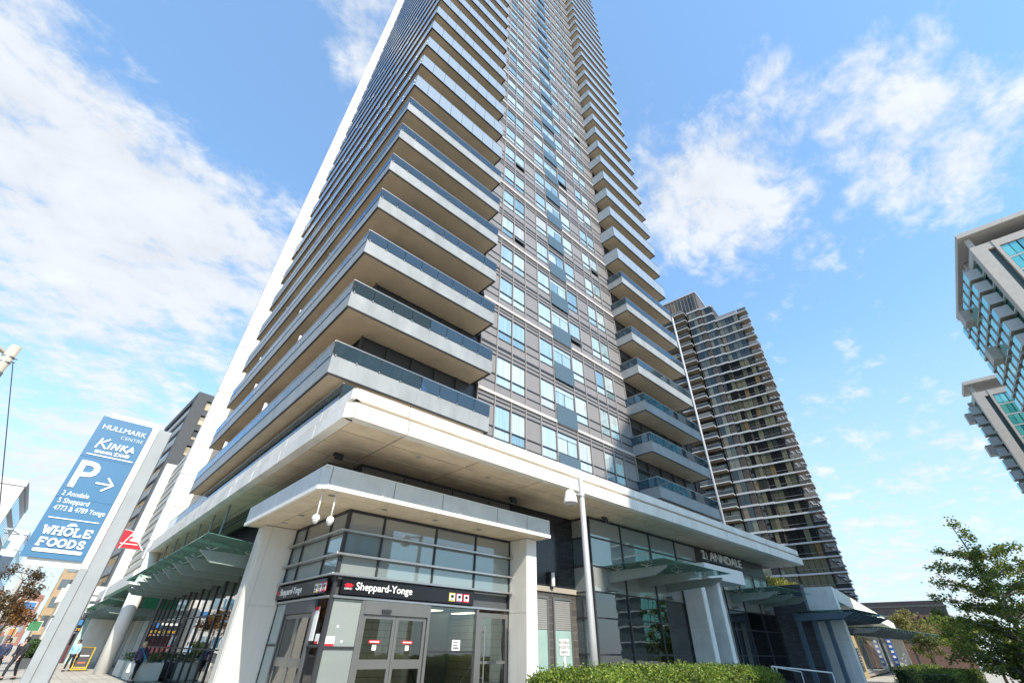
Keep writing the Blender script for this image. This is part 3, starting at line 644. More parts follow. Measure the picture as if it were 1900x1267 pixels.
    for y in myl[1:]: boxo('mullion', DARK, T, X-.05, X+.06, y-.03, y+.03, 2.86, zb)
    boxo('corner_post', DARK, T, X-.05, X+.06, Y-.05, Y+.06, 0, zb)
    boxo('head_frame', DARK, T, X, 13.18, Y-.04, Y+.05, 5.2, zb); boxo('head_frame', DARK, T, X-.04, X+.05, Y+.05, 18.82, 5.2, zb)
    for z in (4.61, 3.94, 3.39):                                       # projecting bars run round the corner
        MB().box(X-.24, 13.17, Y-.24, Y-.05, z-.03, z+.03).box(X-.24, X-.05, Y-.05, 18.8, z-.03, z+.03).build('projecting_bar', STEEL, T, bevel=.015)
    # backing behind the opaque panes
    boxo('bulkhead', CHAR, T, X+.1, 13.15, Y+.08, Y+.2, 2.86, zb); boxo('bulkhead', CHAR, T, X+.08, X+.2, Y+.25, 18.8, 2.86, zb)
    # sign boards
    blk = mat('sign_black', (.010, .010, .012), .25, var=.05); lw = mat('sign_white', (.86, .86, .83), .5, var=.03); red = mat('sign_red', (.62, .015, .03), .4, var=.05)
    yel = mat('sign_yellow', (.62, .48, .10), .45); pur = mat('sign_purple', (.42, .13, .28), .45)
    sb = boxo('sign_board', blk, T, 6.3, 11.3, 14.22, 14.34, 2.90, 3.31); sb['label'] = 'black sign board reading Sheppard-Yonge above the doors'
    text('sign_letters', 'Sheppard-Yonge', .285, (6.74, 14.215, 3.035), '-y', lw, sb, .004, width=1.98, offset=.003)
    boxo('sign_badge', red, sb, 6.42, 6.60, 14.205, 14.219, 3.08, 3.18)
    MB().prism([(6.35, 3.15), (6.40, 3.10), (6.62, 3.10), (6.67, 3.15)], 'y', 14.198, 14.204).build('sign_badge', red, sb)
    text('sign_letters', 'SUBWAY', .07, (6.385, 14.215, 3.02), '-y', lw, sb, .003, width=.25)
    for i, c in enumerate((yel, pur, red)):
        x = 10.22+i*.31; boxo('pictogram', c, sb, x, x+.26, 14.207, 14.219, 2.96, 3.21); boxo('pictogram_field', lw, sb, x+.03, x+.23, 14.199, 14.205, 2.99, 3.18)
        MB().box(x+.07, x+.19, 14.192, 14.198, 3.06, 3.15).box(x+.08, x+.11, 14.192, 14.198, 3.0, 3.04).box(x+.15, x+.18, 14.192, 14.198, 3.0, 3.04).build('pictogram_train', blk, sb)
    sb = boxo('sign_board', blk, T, 5.98, 6.09, 14.62, 18.8, 2.92, 3.31); sb['label'] = 'black sign board reading Sheppard-Yonge above the side doors'
    text('sign_letters', 'Sheppard-Yonge', .285, (5.972, 18.42, 3.035), '-x', lw, sb, .004, width=1.95, offset=.003)
    boxo('sign_badge', red, sb, 5.965, 5.979, 18.5, 18.68, 3.06, 3.18)
    for i, c in enumerate((yel, pur, red)):
        y = 15.42-i*.31; boxo('pictogram', c, sb, 5.967, 5.979, y-.26, y, 2.96, 3.21); boxo('pictogram_field', lw, sb, 5.959, 5.965, y-.23, y-.03, 2.99, 3.18)
        MB().box(5.952, 5.958, y-.19, y-.07, 3.06, 3.15).box(5.952, 5.958, y-.11, y-.08, 3.0, 3.04).box(5.952, 5.958, y-.18, y-.15, 3.0, 3.04).build('pictogram_train', blk, sb)
    # glazing at door height, front
    boxo('head_rail', STEEL, T, X, 13.17, Y-.1, Y+.04, 2.80, 2.86); boxo('head_rail', STEEL, T, X-.1, X+.04, Y+.05, 18.82, 2.80, 2.86)
    fro = pane('frosted_station_pane', [(0, (.30, .33, .31)), (.6, (.26, .29, .28))], 1.5, .16, (.85, .97, 1), .02, curtain=False)
    for u, w in ((2.78, 1.63), (1.57, .1)): boxo('frosted_pane', fro, T, X+.09, 7.1, Y, Y+.02, w, u)
    for x in (7.15, 9.55, 11.62): boxo('door_post', BRONZE, T, x-.05, x+.05, Y-.07, Y+.07, 0, 2.8)
    boxo('transom', DARK, T, X+.06, 7.1, Y-.04, Y+.04, 1.57, 1.63)
    boxo('door_header', BRONZE, T, 7.2, 9.5, Y-.09, Y+.06, 2.44, 2.79); boxo('door_sensor', DARK, T, 7.78, 8.08, Y-.16, Y-.09, 2.5, 2.58)
    def door(x0, x1, zt_):
        d = MB().box(x0, x0+.1, Y-.03, Y+.03, .05, zt_).box(x1-.1, x1, Y-.03, Y+.03, .05, zt_).box(x0+.1, x1-.1, Y-.03, Y+.03, zt_-.1, zt_).box(x0+.1, x1-.1, Y-.03, Y+.03, 1.1, 1.33).box(x0+.1, x1-.1, Y-.03, Y+.03, .05, .3).build('door', BRONZE, T)
        for a, c in ((.3, 1.1), (1.33, zt_-.1)): boxo('door_glass', CLEAR, d, x0+.1, x1-.1, Y-.006, Y+.006, a, c)
        return d
    for a, c in ((7.22, 8.35), (8.36, 9.48)):
        d = door(a, c, 2.43); xm = (a+c)/2
        boxo('decal', red, d, xm-.24, xm+.14, Y-.012, Y-.008, 1.72, 1.80); boxo('decal', lw, d, xm-.20, xm+.10, Y-.016, Y-.013, 1.745, 1.775); boxo('decal', lw, d, xm-.1, xm+.03, Y-.012, Y-.008, 1.55, 1.68)
    for u, w in ((2.78, 1.56), (1.5, .1)): boxo('clear_pane', CLEAR, T, 9.62, 11.55, Y, Y+.012, w, u)
    boxo('transom', DARK, T, 9.6, 11.57, Y-.04, Y+.04, 1.5, 1.56); boxo('poster', lw, T, 10.62, 10.95, Y-.012, Y-.002, 1.57, 1.86)
    MB().box(10.66, 10.91, Y-.016, Y-.0125, 1.62, 1.66).box(10.66, 10.85, Y-.016, Y-.0125, 1.7, 1.73).box(10.66, 10.88, Y-.016, Y-.0125, 1.77, 1.8).build('poster_print', DARK, T)
    d = MB().box(11.7, 11.86, Y-.03, Y+.03, .05, 2.7).box(13.0, 13.12, Y-.03, Y+.03, .05, 2.7).box(11.86, 13.0, Y-.03, Y+.03, 2.55, 2.7).box(11.86, 13.0, Y-.03, Y+.03, 1.2, 1.28).box(11.86, 13.0, Y-.03, Y+.03, .05, .3).build('door', BRONZE, T)
    for a, c in ((.3, 1.2), (1.28, 2.55)): boxo('door_glass', CLEAR, d, 11.86, 13.0, Y-.006, Y+.006, a, c)
    MB().tube((11.95, Y-.1, .7), (11.95, Y-.1, 2.3), .02).box(11.93, 11.97, Y-.1, Y, .8, .84).box(11.93, 11.97, Y-.1, Y, 2.1, 2.14).build('pull_handle', STEEL, d)
    for x, z in ((6.5, 2.1), (6.7, 1.75)): MB().tube((x, Y-.012, z), (x, Y-.001, z), .03, n=8).build('sticker_dot', lw, T)
    n = boxo('notice', lw, T, 6.22, 6.48, Y-.012, Y-.003, 1.64, 1.86); boxo('notice_band', red, n, 6.22, 6.48, Y-.016, Y-.013, 1.64, 1.69)
    # glazing at door height, side
    for a, c in ((17.75, 18.75), (14.5, 15.3)):
        for u, w in ((2.78, 1.66), (1.6, .1)): boxo('frosted_pane' if a > 16 else 'clear_pane', fro if a > 16 else CLEAR, T, X, X+.015, a, c, w, u)
        boxo('transom', DARK, T, X-.04, X+.04, a, c, 1.6, 1.66)
    for y in (15.35, 17.7): boxo('door_post', CHAR, T, X-.08, X+.06, y-.05, y+.05, 0, 2.8)
    boxo('door_header', CHAR, T, X-.09, X+.05, 15.4, 17.65, 2.46, 2.79)
    for a, c in ((15.42, 16.52), (16.54, 17.63)):
        d = MB().box(X-.03, X+.03, a, a+.09, .05, 2.44).box(X-.03, X+.03, c-.09, c, .05, 2.44).box(X-.03, X+.03, a+.09, c-.09, 2.34, 2.44).box(X-.03, X+.03, a+.09, c-.09, 1.1, 1.33).box(X-.03, X+.03, a+.09, c-.09, .05, .3).build('door', BRONZE, T)
        for u, w in ((.3, 1.1), (1.33, 2.34)): boxo('door_glass', CLEAR, d, X-.006, X+.006, a+.09, c-.09, u, w)
    n = boxo('poster', lw, T, X-.016, X-.004, 15.02, 15.3, 1.75, 2.6); boxo('poster_band', red, n, X-.020, X-.017, 15.02, 15.3, 2.5, 2.6)
    n = boxo('notice', lw, T, X-.016, X-.004, 14.62, 14.86, 1.68, 1.92); boxo('notice_band', red, n, X-.020, X-.017, 14.62, 14.86, 1.68, 1.74)
    # inside: tiled walls, ceiling, stair rail
    tl = brickmat('station_tile', (.50, .45, .36), (.47, .42, .34), (.22, .19, .15), 1.2, .24, 'xz', .35, .012)
    boxo('back_wall', tl, T, 6.3, 14.6, 18.2, 18.3, 0, 2.84); boxo('side_wall', brickmat('station_tile_side', (.50, .45, .36), (.47, .42, .34), (.22, .19, .15), 1.2, .24, 'yz', .35, .012), T, 13.16, 13.19, Y+.1, 18.2, 0, 2.84)
    boxo('ceiling', mat('station_ceiling', (.18, .16, .13), .8), T, X+.2, 13.15, Y+.2, 18.2, 2.78, 2.84)
    lampm = bpy.data.materials.new('ceiling_lamp_glow'); lampm.use_nodes = True; pb = lampm.node_tree.nodes['Principled BSDF']; pb.inputs['Emission Color'].default_value = (1, .86, .66, 1); pb.inputs['Emission Strength'].default_value = 3
    for x in (7.5, 9.0, 10.5, 12.2): boxo('ceiling_lamp', lampm, T, x, x+.5, 15.6, 16.9, 2.755, 2.775)
    boxo('inner_screen', CHAR, T, 11.2, 11.3, 15.5, 17.8, 0, 2.7)
    for x in (7.6, 9.9): MB().tube((x, 15.6, 1.0), (x+1.6, 17.4, .2), .025).tube((x, 15.6, 0), (x, 15.6, 1.0), .025).build('handrail', DARK, T)
    cam_m = mat('camera_dome', (.8, .79, .75), .35)
    return T
station()
def dome_camera(x, y, label):
    T = Thing('dome_camera', label, 'camera', (x, y, 5.27), group='dome cameras on drop rods')
    wm = mat('camera_housing', (.80, .79, .76), .4, var=.04)
    MB().tube((x, y, 5.265), (x, y, 4.62), .022, n=10).build('drop_rod', wm, T, True)
    MB().lathe((x, y, 5.24), [(.05, 0), (.05, .025)], 12).build('ceiling_plate', wm, T)
    MB().lathe((x, y, 4.5), [(.03, .14), (.085, .11), (.105, .05), (.105, .0), (.09, -.02)], 16).build('housing', wm, T, True)
    MB().lathe((x, y, 4.46), [(.015, -.075), (.06, -.055), (.085, .0), (.088, .02)], 16).build('dome', mat('dome_cover', (.5, .5, .48), .1), T, True)
dome_camera(4.62, 13.05, 'white dome camera on the drop rod nearest the roof corner, left one of two')
dome_camera(5.0, 12.98, 'white dome camera on the drop rod of the station roof, right one of two')
# ------------------------------------------------------------------ left side: shop front under the podium (parts of the tower)
def shopfront():
    X = 6.2
    rows = [4.3, 2.75, 1.42, .12]
    ys = [19.6+1.5*i for i in range(17)]
    for a, c in zip(ys[:-1], ys[1:]):
        for u, w in zip(rows[:-1], rows[1:]): boxo('shop_pane', SHOP, TW, X, X+.02, a+.03, c-.03, w+.03, u-.03)
    for y in ys: boxo('shop_mullion', DARK, TW, X-.05, X+.07, y-.03, y+.03, 0, 4.4)
    for z in rows: boxo('shop_transom', DARK, TW, X-.04, X+.06, 19.57, 43.63, z-.03, z+.03)
    fz = mat('shop_header', (.16, .14, .12), .6)
    boxo('shop_header', fz, TW, X, X+.15, 19.57, 43.63, 4.4, 5.3)
    for k in range(12): boxo('louvre_blade', DARK, TW, X-.06, X+.02, 19.6, 30, 5.34+k*.115, 5.39+k*.115)
    boxo('louvre_back', DARK, TW, X+.03, X+.1, 19.57, 43.63, 5.31, 6.79)
    # goods and displays inside
    boxo('shop_back_wall', mat('shop_wall', (.34, .28, .20), .8, var=.4, scale=.8), TW, 9.4, 9.5, 19.6, 43.6, 0, 4.4)
    boxo('shop_floor', mat('shop_floor_tile', (.25, .22, .18), .6), TW, X+.1, 9.4, 19.6, 43.6, -.02, .02); boxo('shop_ceiling', mat('shop_ceiling', (.3, .28, .25), .8), TW, X+.15, 9.4, 19.6, 43.6, 4.32, 4.38)
    cols = [(.45, .12, .05), (.10, .25, .08), (.5, .35, .08), (.2, .2, .22), (.5, .45, .38)]
    for i in range(14):
        y = 20.5+i*1.6; boxo('display_shelf', mat('display_%d' % (i % 5), cols[i % 5], .7, var=.5, scale=3), TW, 7.4, 8.0, y, y+1.0, .02, .9+.5*random.random())
    # round white column at the far corner
    MB().lathe((4.36, 42.0, 0), [(.42, 0), (.42, 6.8)], 24).build('corner_column', WHITE2, TW, True)
shopfront()
def street_canopy(label, ytips, x_tip, z, rods, zglass=.16, gm=GGLASS):
    T = Thing('street_canopy', label, 'canopy', (5, ytips[0], z), group='street canopies')
    for y in ytips:
        b = MB().prism([(6.18, z-.02), (6.18, z-.5), (x_tip+.45, z-.40), (x_tip, z-.04), (x_tip, z-.02)], 'y', y-.06, y+.06).build('beam', GSTEEL, T)
        # prism above gives (x,z) pairs along y
        for xx in (x_tip+.35, x_tip+1.7):
            f = MB()
            for dx in (-.16, .16):
                for dy in (-.16, .16): f.tube((xx, y, z+.01), (xx+dx, y+dy, z+.11), .014, n=5)
            f.build('spider_fitting', STEEL, b)
    es = [ytips[0]-.9]+[(a+c)/2 for a, c in zip(ytips[:-1], ytips[1:])]+[ytips[-1]+.9]
    for a, c in zip(es[:-1], es[1:]):
        x0 = x_tip-.1
        MB().add([(x0, a+.01, z+.42), (6.15, a+.01, z+zglass), (6.15, c-.01, z+zglass), (x0, c-.01, z+.42), (x0, a+.01, z+.438), (6.15, a+.01, z+zglass+.018), (6.15, c-.01, z+zglass+.018), (x0, c-.01, z+.438)], [(0,3,2,1),(4,5,6,7),(0,1,5,4),(1,2,6,5),(2,3,7,6),(3,0,4,7)]).build('glass_sheet', gm, T)
    for y in rods: MB().tube((4.47, y, z+.2), (4.47, y, 6.8), .045, n=8).build('hanger_rod', GSTEEL, T)
    return T
street_canopy('green glass street canopy on a row of angled beams over the shop windows', [20.5+2.36*i for i in range(9)], 3.43, 4.46, [23.8, 26.4, 29.1, 32.1, 34.8, 37.9])
street_canopy('smaller green glass canopy farther along the street, beyond the round white column', [46+1.6*i for i in range(11)], 3.3, 3.7, [])
def banner(y, w, z, h, c, label):
    o = boxo('shop_banner', mat('banner_%s' % label.split()[0], c, .5), None, 4.5, 4.56, y, y+w, z, z+h); tag(o, label, 'banner')
banner(27.0, 4.6, 5.2, .55, (.02, .22, .62), 'blue shop banner above the street canopy, the nearer one')
banner(36, 3.6, 5.0, .9, (.03, .36, .58), 'turquoise shop banner above the street canopy, the farther one')
_t = text('shop_letters', 'CO', .75, (4.40, 25.9, 5.25), '-x', WHITE2, None, .04); tag(_t, 'white raised shop letters beside the blue banner over the canopy', 'letters')

def planter(x0, x1, y0, y1, label):
    T = Thing('planter', label, 'planter', ((x0+x1)/2, (y0+y1)/2, 0), group='planters along the shop windows')
    MB().prism([(x0+.08, y0+.08), (x1-.08, y0+.08), (x1-.08, y1-.08), (x0+.08, y1-.08)], 'z', 0, .05).box(x0, x1, y0, y1, .05, .78).build('tub', mat('planter_stone', (.52, .56, .52), .6, var=.1), T)
    leaf_cloud('foliage', T, [((x0+x1)/2+random.uniform(-.3, .3), y0+(y1-y0)*(i+.5)/5, .95, (x1-x0)*.55, (y1-y0)*.16, .28) for i in range(5)], 700, .09, leafmat('planter_leaf', (.03, .07, .015), (.06, .13, .03), (.12, .18, .04)))
def leaf_cloud(name, parent, blobs, n, size, m, stuff=True, flat=.0):
    """leaf-sized faces through the volume of several ellipsoids (x, y, z, rx, ry, rz)"""
    b = MB(); tot = sum(q[3]*q[4]*q[5] for q in blobs)**1
    for (x, y, z, rx, ry, rz) in blobs:
        k = max(6, int(n*(rx*ry*rz)/tot))
        for _ in range(k):
            while True:
                p = Vector((random.uniform(-1, 1), random.uniform(-1, 1), random.uniform(-1, 1)))
                if .25 < p.length < 1: break
            p = Vector((x+p.x*rx, y+p.y*ry, z+p.z*rz)); leaf(b, p, size*random.uniform(.6, 1.3), flat)
    return b.build(name, m, parent, stuff=stuff)
def leaf(b, p, s, flat=0):
    a = Vector((random.gauss(0, 1), random.gauss(0, 1), random.gauss(0, 1)*(1-flat))).normalized(); c = a.orthogonal().normalized()
    q = a.cross(c); t = random.uniform(0, 6.28); c, q = c*cos(t)+q*sin(t), q*cos(t)-c*sin(t)
    b.add([p-a*s*.5, p+c*s*.32, p+a*s*.55, p-c*s*.32], [(0, 1, 2, 3)])
random.seed(11)
planter(4.7, 5.9, 33.0, 36.0, 'pale stone planter with green shrubs by the shop window, nearer one')
planter(4.7, 5.9, 37.3, 40.0, 'pale stone planter with green shrubs by the shop window, next to the white column')

def tree(name, label, base, trunk_h, r0, crowns, nleaf, leafsize, lm, bark, group=None, lean=(0, 0), twig=0):
    """tapered trunk, limbs reaching each crown clump, leaf faces spread along twigs inside the clumps"""
    T = Thing(name, label, 'tree', base, group=group); bx, by, bz = base
    tb = MB(); top = Vector((bx+lean[0], by+lean[1], bz+trunk_h))
    pts = [Vector((bx, by, bz))]
    for i in range(1, 9):
        f = i/8; pts.append(Vector((bx, by, bz)).lerp(top, f)+Vector((random.uniform(-.06, .06), random.uniform(-.06, .06), 0))*trunk_h*.12)
    for i in range(8): tb.tube(pts[i], pts[i+1], r0*(1-.1*i), r0*(1-.1*(i+1)), 8)
    lb = MB(); vol = sum(c[3]*c[4]*c[5] for c in crowns)
    for (x, y, z, rx, ry, rz) in crowns:
        c = Vector((bx+x, by+y, bz+z)); 
        j = min(range(len(pts)), key=lambda i: abs(pts[i].z-(c.z-hypot(x, y)*.55))); s = pts[j]
        mid = s.lerp(c, .55)+Vector((random.uniform(-.1, .1), random.uniform(-.1, .1), .08*hypot(x, y)))
        rr = max(.012, r0*.33*(1-j*.08)); tb.tube(s, mid, rr, rr*.7, 6); tb.tube(mid, c, rr*.7, rr*.35, 5)
        k = int(nleaf*(rx*ry*rz)/vol); ntw = max(4, k//26)
        for _ in range(ntw):
            a = Vector((random.gauss(0, 1), random.gauss(0, 1), random.gauss(0, .8))).normalized(); e = c+Vector((a.x*rx, a.y*ry, a.z*rz))*random.uniform(.55, 1.08)
            st = c.lerp(e, .15)
            if twig: tb.tube(st, e, rr*.22+.004, .003, 3)
            for _ in range(26):
                f = random.uniform(.1, 1.05); p = st.lerp(e, f)+Vector((random.gauss(0, 1), random.gauss(0, 1), random.gauss(0, .7)))*leafsize*.9; leaf(lb, p, leafsize*random.uniform(.6, 1.25), .25)
    tb.build('trunk', bark, T, True); lb.build('crown', lm, T, stuff=True); return T
BARK = mat('bark', (.09, .07, .05), .9, var=.35, scale=9, bump=.5)

# ------------------------------------------------------------------ block next along the street
def second_block():
    T = Thing('retail_block', 'pale banded block with a white end pier, next along the street from the tower', 'building', (8, 54, 0))
    boxo('wall', CONC, T, 4.75, 20, 44.6, 62, 5.2, 17.4)
    for k in range(14):
        z = 6.0+k*.82; boxo('wall_band', mat('band_cladding', (.60, .57, .50), .6, var=.12), T, 4.6, 4.74, 44.6, 59.9, z, z+.5); boxo('band_glass', OPANE, T, 4.70, 4.73, 44.7, 59.8, z+.52, z+.80)
    p = boxo('end_pier', WHITE2, T, 3.86, 5.6, 60.02, 61.2, 0, 17.7)
    for k in range(11): boxo('pier_panel', WHITE, p, 3.84, 5.5, 59.96, 60.015, .1+k*1.6, 1.68+k*1.6)
    for a, c in zip(range(44, 66, 3), range(47, 69, 3)): boxo('fascia_panel', WHITE, T, 3.9, 4.3, a+.01, c-.01, 5.0, 5.85)
    boxo('canopy_slab', CONC, T, 4.3, 12, 44, 65, 5.05, 5.8)
    boxo('shop_wall', mat('far_shop_wall', (.12, .13, .13), .5), T, 6.2, 12, 44, 75, 0, 5.0)
    for i in range(8): boxo('shop_pane', OPANE, T, 6.15, 6.19, 45+i*2.5, 47.3+i*2.5, .3, 3.6)
    boxo('green_panel', mat('green_panel', (.02, .22, .10), .5), T, 5.2, 6.1, 43.9, 43.98, 3.6, 5.0)
    return T
second_block()
def pavilion():
    T = Thing('bank_kiosk', 'small pale green glazed kiosk with a dark sign reading Banking Centre', 'kiosk', (3.2, 62, 0))
    boxo('wall', mat('kiosk_wall', (.42, .55, .50), .5), T, 3.5, 5.0, 62, 66, 0, 3.4)
    s = boxo('sign', mat('kiosk_sign', (.012, .018, .03), .3), T, 1.2, 3.5, 61.9, 62.0, 2.3, 3.3); text('letters', 'Banking Centre', .42, (1.25, 61.89, 2.42), '-y', mat('sign_amber', (.75, .42, .02), .5), s, .01, width=2.2)
    boxo('sign_panel', mat('sign_blue', (.05, .20, .48), .5), s, 2.85, 3.4, 61.86, 61.89, 2.85, 3.25); boxo('sign_panel', WHITE2, s, 1.3, 2.8, 61.86, 61.89, 3.05, 3.25)
    boxo('recess', mat('red_recess', (.10, .015, .02), .6), T, 1.4, 3.4, 63, 63.1, 0, 2.2); boxo('roof', CHAR, T, 1.1, 5.0, 62.01, 66, 3.41, 3.5)
    boxo('roof_sign', mat('pale_sign', (.60, .66, .60), .5), T, 3.2, 4.6, 61.7, 61.8, 3.8, 4.5); text('letters', 'WHOLE', .3, (3.3, 61.69, 4.2), '-y', mat('sign_green', (.05, .2, .08), .5), T, .01, width=1.2); text('letters', 'FOODS', .3, (3.3, 61.69, 3.88), '-y', MATS['sign_green'], T, .01, width=1.2)
    for x in (3.4, 4.4): boxo('sign_post', CHAR, T, x, x+.06, 61.81, 61.87, 3.5, 4.4)
pavilion()

BLKP = pane('black_office_pane', [(0, (.010, .011, .013)), (.5, (.018, .02, .022))], 1.4, .0, curtain=False)
def dark_office():
    # corner nearest the camera at the origin of the local frame; v runs away along the street
    T = Thing('dark_office_tower', 'dark grey concrete office tower with ribbon windows behind the white end wall', 'tower', (6.0, 99.8, 0), radians(3.3), local=True)
    H = 43.0; L = 26; Wd = 22
    boxo('core', CONCD, T, .6, Wd, .6, L, 0, H)
    boxo('corner_pier', CONCD, T, 0, 1.5, -.02, 1.5, 0, H); boxo('corner_pier', CONCD, T, -.02, 1.2, L-1.2, L, 0, H)
    boxo('parapet', CONCD, T, 0, Wd, -.03, L, H-1.4, H)
    pale = mat('pale_spandrel', (.30, .305, .31), .6, var=.1)
    for k in range(13):
        z = H-1.4-(k+1)*3.1
        if z < 0: break
        boxo('ribbon_spandrel', pale, T, -.01, .5, 1.5, L-1.2, z, z+1.35); boxo('ribbon_window', BLKP, T, .25, .3, 1.5, L-1.2, z+1.36, z+3.1)
        boxo('slab_beam', CONCD, T, 1.5, Wd, -.015, .5, z, z+1.1)
        for j in range(6):
            x = 1.5+j*3.4; boxo('window', OPANE, T, x+.5, x+3.4, .28, .32, z+1.25, z+2.9); boxo('window_pier', CONCD, T, x, x+.5, -.01, .5, z+1.1, z+3.1)
            boxo('window_blind', mat('office_blind', (.52, .43, .29), .8, rnd=.2), T, x+.6, x+3.3, .22, .27, z+1.3, z+1.3+random.uniform(.4, 1.2))
dark_office()

def far_block(name, label, x0, x1, y0, y1, H, wallm, panem, fh, bay, faces='sw', cap=None):
    T = Thing(name, label, 'building', ((x0+x1)/2, (y0+y1)/2, 0))
    boxo('wall', wallm, T, x0, x1, y0, y1, 0, H)
    pp = Pool('window', panem, T, 220)
    n = int(H/fh)
    for k in reversed(range(n)):
        z = k*fh+.8
        if 's' in faces:
            x = x0+.4
            while x+bay < x1: pp.box(x, x+bay*.72, y0-.06, y0-.005, z, z+fh*.58); x += bay
        if 'w' in faces:
            y = y0+.4
            while y+bay < y1: pp.box(x0-.06, x0-.005, y, y+bay*.72, z, z+fh*.58); y += bay
        if 'e' in faces:
            y = y0+.4
            while y+bay < y1: pp.box(x1+.005, x1+.06, y, y+bay*.72, z, z+fh*.58); y += bay
    pp.done()
    boxo('roof_parapet', cap or wallm, T, x0-.15, x1+.15, y0-.15, y1+.15, H+.003, H+1.0); return T
TAN = mat('tan_brick', (.42, .30, .18), .8, var=.15); PALE = mat('pale_stone', (.62, .61, .58), .7, var=.08); REDB = mat('red_brick', (.30, .14, .10), .8, var=.15)
BLUEP = pane('blue_office_pane', [(0, (.08, .20, .32)), (.5, (.14, .30, .42)), (.8, (.30, .42, .50))], 1.6, .25, (.8, .92, 1), curtain=False)
far_block('apartment_slab', 'tall tan brick apartment slab far along the street, left of the sign post', .45, 12, 126, 150, 34, TAN, OPANE, 2.9, 2.4, 'sw')
far_block('office_slab', 'white office slab with blue glass at the left edge, taller of the two', -29, -11.2, 122, 150, 25.0, PALE, BLUEP, 3.4, 2.6, 'se')
far_block('glass_office', 'pale blue glass office at the left edge behind the bare street trees', -34, -9.2, 160, 190, 22.0, mat('pale_mullion', (.55, .60, .62), .5), BLUEP, 3.0, 1.9, 'se')
far_block('brick_highrise', 'distant reddish brick high-rise beyond the street trees', -9, -.6, 240, 260, 13.6, REDB, OPANE, 3, 2.6, 'se')
far_block('corner_shop', 'small white corner shop building far down the street', 1.5, 9, 84, 98, 6.5, PALE, OPANE, 3.2, 2.4, 'sw')

